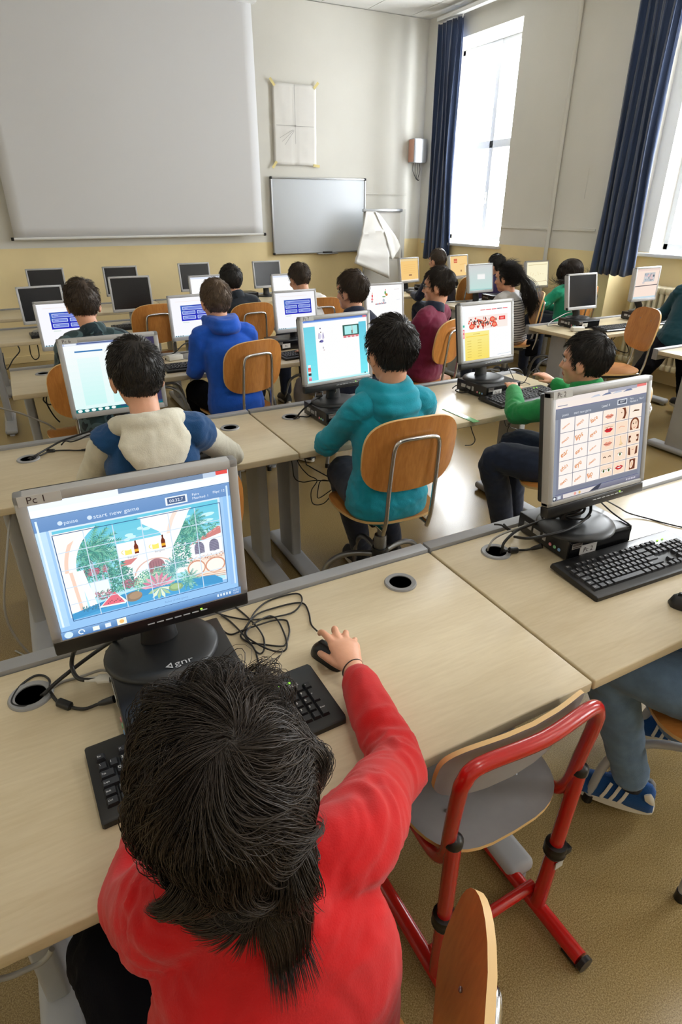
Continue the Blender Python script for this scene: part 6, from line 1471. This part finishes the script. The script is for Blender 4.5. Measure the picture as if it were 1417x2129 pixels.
# --- the kid in red at the front
def red_hand(b, W, sd, O):
    if sd < 0:
        hand(b, W, V((.25, 1, -.12)), V((0, 0, 1)), -1, 22); return
    q = lambda *p: V(p)-O
    rings = []
    for c, w, h, ax in ((q(.4575, .800, .767), .022, .017, V((1, .05, -.05))), (q(.459, .822, .770), .024, .0165, V((1, .02, -.06))), (q(.463, .850, .777), .030, .0155, V((1, -.06, -.10))), (q(.470, .880, .781), .036, .0145, V((1, -.16, -.14))), (q(.473, .897, .780), .035, .012, V((1, -.22, -.16))), (q(.475, .904, .778), .031, .009, V((1, -.22, -.16)))):
        ax = ax.normalized(); up = V((-ax.z*0+.10, .12, 1)).normalized(); rings.append([c+ax*(w*math.cos(a))+up*(h*math.sin(a)) for a in [2*PI*j/18 for j in range(18)]])
    b.loft(rings)
    for pts, r in (((( .452, .893, .783), (.4485, .912, .788), (.4485, .938, .785), (.4495, .955, .776), (.4505, .966, .764)), .0080),
                   (((.467, .897, .784), (.468, .914, .788), (.477, .940, .785), (.482, .954, .773), (.484, .960, .761)), .0081),
                   (((.482, .893, .780), (.486, .906, .783), (.497, .926, .777), (.503, .937, .765), (.505, .940, .753)), .0077),
                   (((.494, .883, .773), (.500, .892, .774), (.510, .908, .766), (.514, .915, .755), (.515, .917, .746)), .0068),
                   (((.444, .838, .770), (.434, .858, .770), (.427, .884, .768), (.4265, .904, .760), (.429, .919, .752)), .0088)):
        finger(b, [q(*p) for p in pts], r)
redk, RH, RO = person('kid in a red top with thick dark brown hair, seen from behind in front', (.095, .315, .515), (.108, .385, .945), (.088, .425, 1.083), hy=30, head=(-3, 16, 0),
    SL=(.008, .440, .905), SR=(.238, .415, .915), EL=(-.022, .555, .775), WL=(.05, .72, .765), ER=(.405, .580, .778), WR=(.4575, .805, .767),
    KL=(-.085, .66, .525), AL=(-.07, .64, .105), KR=(.06, .70, .515), AR=(.10, .66, .105), top='red_cl', legs='blackp', hair=('none', 'hair'), hands=red_hand, near=True, vox=.0055, seed=3, topname='shirt', cuff=.915, k=1.0, hk=.98, wr=1.35)
bn = MB(); c0 = V((.4585, .8235, .770))-RO
bn.tube([c0+V((.0255*math.cos(a), .006*math.sin(a)+.004*math.cos(a), .0185*math.sin(a))) for a in [2*PI*j/26 for j in range(26)]], .0012, 6, closed=True)
obj('bracelet', bn, MT['black_pl'], redk, 60)
HC, HR = (.0, -.018, .026), (.078, .100, .092)
def keep_red(p):
    x, y, z = p[:, 0], p[:, 1], p[:, 2]
    return (z > .055) | ((y < .05) & (z > -.03)) | ((y < .0) & (z > -.085))
a_ = cap_geo(RH, HC, (.0765, .098, .090), keep_red, .004, 5, 64)
push_ = (((0, -.026, -.085), (.066, .066, .07)), ((-.0, -.02, -.215), (.17, .085, .085)))
WH = (.032, -.60, .80)
LN = lambda p: .75+.35*np.clip((p[:, 2]+.06)/.14, 0, 1)
b1_ = strands(RH, HC, HR, keep_red, 15000, .10, 16, .0006, WH, 11, (.0, .011), .16, .03, .05, 1.3, clump=420, push=push_, hug=3.6, flow=.5, ff=26, gc=.3, ends=LN)
b2_ = strands(RH, HC, (.080, .102, .094), keep_red, 5500, .115, 18, .0005, WH, 12, (.002, .014), .16, .06, .10, 1.6, clump=240, push=push_, hug=2.6, flow=.75, ff=34, gc=.3, ends=LN)
def nape(p): return (p[:, 1] < -.055) & (p[:, 2] < -.005) & (p[:, 2] > -.075) & (np.abs(p[:, 0]) < .082)
def nd(p, d, nr, g): return np.stack([-p[:, 0]*1.6+.05, -.25+0*p[:, 0], -.9+0*p[:, 0]], 1)+g.normal(size=p.shape)*.07
b3_ = strands(RH, HC, HR, nape, 2800, .095, 16, .0006, WH, 13, (.0, .010), .4, .0, .08, .0, clump=46, push=push_, hug=.6, flow=.5, gc=.5, dirfn=nd)
def tail(p): return (p[:, 1] < -.07) & (p[:, 2] < -.03) & (p[:, 2] > -.075) & (np.abs(p[:, 0]-.02) < .030)
b4_ = strands(RH, HC, HR, tail, 900, .135, 16, .0006, WH, 14, (.0, .008), .4, .0, .08, .0, clump=12, push=push_, flow=.25, gc=.5, dirfn=nd)
hair_obj([a_, b1_, b2_, b3_, b4_], 'hair', redk)

# --- everyone else
S = ('short', 'hair_b')
person('kid in a navy vest with cream hood and sleeves, in front of the two-bar monitor', (.28, 1.84, .605), (.295, 1.90, .995), (.297, 1.985, 1.135), 0, (4, 12, 0), SL=(.165, 1.90, .965), SR=(.435, 1.88, .965), EL=(.105, 2.08, .775), WL=(.20, 2.27, .765), ER=(.615, 2.08, .775), WR=(.60, 2.32, .765), top='navy_cl', sleeves='cream_cl', hood='back', hoodm='cream_cl', hair=('short', 'hair_b', 3000, .022, .35), seed=4, topname='vest', vox=.007)
person('kid in a teal hoodie whose whole chair back shows, beside the turquoise-banded monitor', (1.165, 1.83, .605), (1.165, 1.85, .995), (1.185, 1.875, 1.145), 0, (2, 8, 0), SL=(1.035, 1.84, .955), SR=(1.305, 1.82, .955), EL=(.985, 2.01, .775), WL=(1.16, 2.16, .765), ER=(1.42, 2.0, .775), WR=(1.38, 2.2, .765), KL=(1.13, 2.14, .575), AL=(1.265, 2.19, .105), KR=(1.32, 2.18, .575), AR=(1.45, 2.20, .105), top='teal_cl', hood='wide', hair=('short', 'hair_b', 3200, .034, .8), seed=5, vox=.007)
person('kid in green turned sideways to the left, hands raised over a keyboard', (2.13, 1.69, .585), (2.12, 1.745, .905), (2.11, 1.78, 1.035), 35, (25, 4, 0), SL=(2.0, 1.74, .86), SR=(2.235, 1.80, .86), EL=(1.965, 1.985, .765), WL=(2.10, 2.17, .815), ER=(2.34, 1.98, .775), WR=(2.315, 2.10, .835), KL=(1.83, 1.95, .575), AL=(1.95, 1.93, .105), KR=(2.03, 2.05, .575), AR=(2.08, 2.02, .105), top='green_cl', hood='collar', hair=('short', 'hair_b', 3000, .03, .25), seed=6, topname='sweater', vox=.007, curl=14, legs='djeans', hk=.98)
person('kid in a camouflage top behind the two-bar monitor', (.335, 3.33, .605), (.335, 3.42, 1.02), (.315, 3.50, 1.17), 0, (-6, 12, 0), top='camo', hood='collar', hair=('short', 'hair_m', 2200, .026, .7), seed=7, topname='jacket', legs='dteal_cl')
person('kid in a royal blue hoodie on a beech chair in the third row', (1.045, 3.35, .605), (1.025, 3.41, 1.0), (1.018, 3.49, 1.14), 0, (4, 10, 0), EL=(.845, 3.44, .775), WL=(.90, 3.66, .765), KL=(.90, 3.70, .575), AL=(1.0, 3.66, .105), top='blue_cl', hood='up', legs='blackp', hair=('short', 'hair_l', 2400, .024, .35), seed=8)
person('kid in a dark navy jacket and grey trousers, looking left in the third row', (1.87, 3.34, .605), (1.89, 3.42, 1.0), (1.90, 3.49, 1.145), 20, (28, 4, 0), KL=(1.60, 3.58, .56), AL=(1.62, 3.62, .105), top='dnavy_cl', hood='collar', legs='greyp', hair=('short', 'hair_m', 2400, .034, .7), seed=9, topname='jacket')
person('kid with glasses in a maroon sweater, facing the white figure page', (2.49, 3.50, .605), (2.565, 3.51, .985), (2.60, 3.535, 1.138), 25, (44, 4, 0), top='maroon_cl', hood='collar', hoodm='dnavy_cl', legs='blackp', hair=('short', 'hair', 2600, .036, .35), seed=10, glasses=True, topname='sweater')
person('kid in a dark jacket before the left white monitor in the fourth row', (1.56, 4.76, .605), (1.575, 4.80, .97), (1.553, 4.86, 1.10), 0, (16, 8, 0), top='jacket_cl', sleeves='white_cl', hood='collar', legs='djeans', hair=('short', 'hair_b', 1500, .022, .3), seed=12, topname='jacket', KR=(1.78, 5.1, .57), AR=(1.8, 5.0, .105))
person('boy in a white shirt bent toward the right white monitor in the fourth row', (2.15, 4.66, .605), (2.14, 4.73, .955), (2.128, 4.81, 1.092), 0, (10, 22, 0), top='white_cl', legs='djeans', hair=('short', 'hair_m', 1500, .03, .5), seed=13, topname='shirt')
person('boy with short dark hair in the far corner, half hidden by the maroon sweater kid', (4.22, 5.58, .605), (4.21, 5.68, .965), (4.20, 5.75, 1.10), 0, (14, 8, 0), top='dnavy_cl', hair=('short', 'hair_m', 1200, .018, .3), seed=14, topname='sweater')
person('dark-haired kid in a violet checked top, mostly hidden behind the ponytail girl', (4.93, 5.50, .56), (4.94, 5.56, .90), (4.925, 5.62, 1.03), 0, (20, 10, 0), top='purple_cl', hood='collar', hair=('short', 'hair_b', 1200, .03, .3), seed=15, topname='shirt')
person('girl with a long black ponytail in a grey striped top', (3.90, 4.16, .605), (3.875, 4.21, .935), (3.858, 4.25, 1.07), 20, (26, 10, 0), top='stripes', legs='djeans', hair=('ponytail', 'hair_b'), seed=16, topname='shirt')
person('girl in a sea green top with long straight dark hair near the window wall', (4.83, 4.40, .60), (4.84, 4.44, .925), (4.842, 4.47, 1.055), 10, (18, 8, 0), top='mint_cl', legs='djeans', hair=('long', 'hair'), seed=17, topname='sweater', EL=(4.58, 4.50, .76), WL=(4.66, 4.74, .765))
sk_, _m, SO = person('kid in blue striped sneakers and jeans, seated at the lower right edge', (1.46, .47, .545), (1.48, .52, .96), (1.485, .60, 1.10), 0, (0, 12, 0), KL=(1.22, .765, .525), AL=(1.315, .665, .120), KR=(1.365, .83, .53), AR=(1.575, .70, .155), EL=(1.46, .42, .70), WL=(1.52, .58, .62), ER=(1.74, .50, .72), WR=(1.62, .66, .63), top='dnavy_cl', legs='jeans', hair=('short', 'hair', 1500, .03, .4), seed=18, shoes='none', topname='sweater', vox=.007)
person('kid in dark teal and black trousers with legs apart, at the right edge', (4.72, 3.10, .66), (4.88, 3.13, 1.05), (4.98, 3.19, 1.185), -30, (-20, 10, 0), KL=(4.37, 3.13, .41), AL=(4.20, 3.17, .105), KR=(4.82, 3.03, .39), AR=(4.93, 3.06, .16), top='dteal_cl', legs='blackp', hair=('short', 'hair_m', 1200, .03, .4), seed=19, topname='sweater')
for A, yw, pt in ((V((1.315, .66, .118)), 32, -4), (V((1.585, .715, .185)), 22, -14)):
    shoe(A-SO, yw, sk_, 'shoe_blue', pitch=pt, stripes_=True, L=.245); obj('sock', MB().tube([A-SO-V((0, 0, .02)), A-SO+V((0, 0, .06))], [.036, .034], 16), MT['sock'], sk_, 60)
# ------------------------------------------------------------------ light and camera
SKY = 26.0; FILL_LAMP = 9.0; EXPO = 0.0
w = bpy.data.worlds.new('World'); SC.world = w; w.use_nodes = True
bg = w.node_tree.nodes['Background']; bg.inputs[0].default_value = (.93, .97, 1, 1); bg.inputs[1].default_value = SKY
def portal(y0, y1, z0, z1, x):
    l = bpy.data.lights.new('window_portal', 'AREA'); l.shape = 'RECTANGLE'; l.size = z1-z0; l.size_y = y1-y0; l.energy = 1
    l.cycles.is_portal = True
    o = bpy.data.objects.new('window_portal', l); C.objects.link(o); o.location = (x, (y0+y1)/2, (z0+z1)/2); o.rotation_euler = (0, R(90), 0)
for a in ((6.15, 7.73, 1.19, 3.42, 5.95), (2.89, 4.31, 1.21, 3.42, 5.99), (-.41, 1.01, 1.21, 3.42, 5.99), (-3.36, -2.29, 1.21, 3.42, 5.99)): portal(*a)
def fill_lamp(x, y, e):  # fluorescent fixture added out of view to brighten the foreground
    root = thing('added_ceiling_light', FILL_LABELS[len(_l)], 'fill_lamp', (x, y, ZC)); _l.append(1)
    obj('housing', MB().box((0, 0, -.035), (.20, 1.25, .07), .01), MT['white_en'], root, 30)
    obj('diffuser', MB().box((0, 0, -.075), (.17, 1.2, .012), .004), emis('added_tube_light', 5.0, (255, 246, 232)), root, 30)
    l = bpy.data.lights.new('tube', 'AREA'); l.shape = 'RECTANGLE'; l.size = .17; l.size_y = 1.2; l.energy = e; l.color = (1, .95, .88)  # area light of the added fixture, extra fill for the front desks
    o = bpy.data.objects.new('tube', l); C.objects.link(o); o.parent = root; o.location = (0, 0, -.09)
_l = []; FILL_LABELS = ['added unseen white fluorescent ceiling light over the %s' % t for t in ('front left desk', 'front right desk', 'back of the room on the left', 'back of the room on the right')]
for x, y in ((.5, .75), (3.2, .75), (.5, -1.6), (3.2, -1.6)): fill_lamp(x, y, FILL_LAMP)
cam = bpy.data.cameras.new('Camera'); co = bpy.data.objects.new('Camera', cam); C.objects.link(co); SC.camera = co
cam.sensor_fit = 'HORIZONTAL'; cam.sensor_width = 36; cam.lens = 36*1231.9/1417; cam.clip_start = .02
co.location = (0, 0, 1.62); co.rotation_euler = (R(90-27.2), 0, R(-27.63))
vs_ = SC.view_settings; SC.display_settings.display_device = 'sRGB'; vs_.view_transform = 'Standard'; vs_.look = 'None'; vs_.exposure = EXPO; vs_.gamma = 1; vs_.use_curve_mapping = False
cy = SC.cycles; cy.use_denoising = True; cy.max_bounces = 8; cy.diffuse_bounces = 5; cy.glossy_bounces = 3; cy.transparent_max_bounces = 8; cy.caustics_reflective = False; cy.caustics_refractive = False; cy.sample_clamp_indirect = 6
SC.render.film_transparent = False
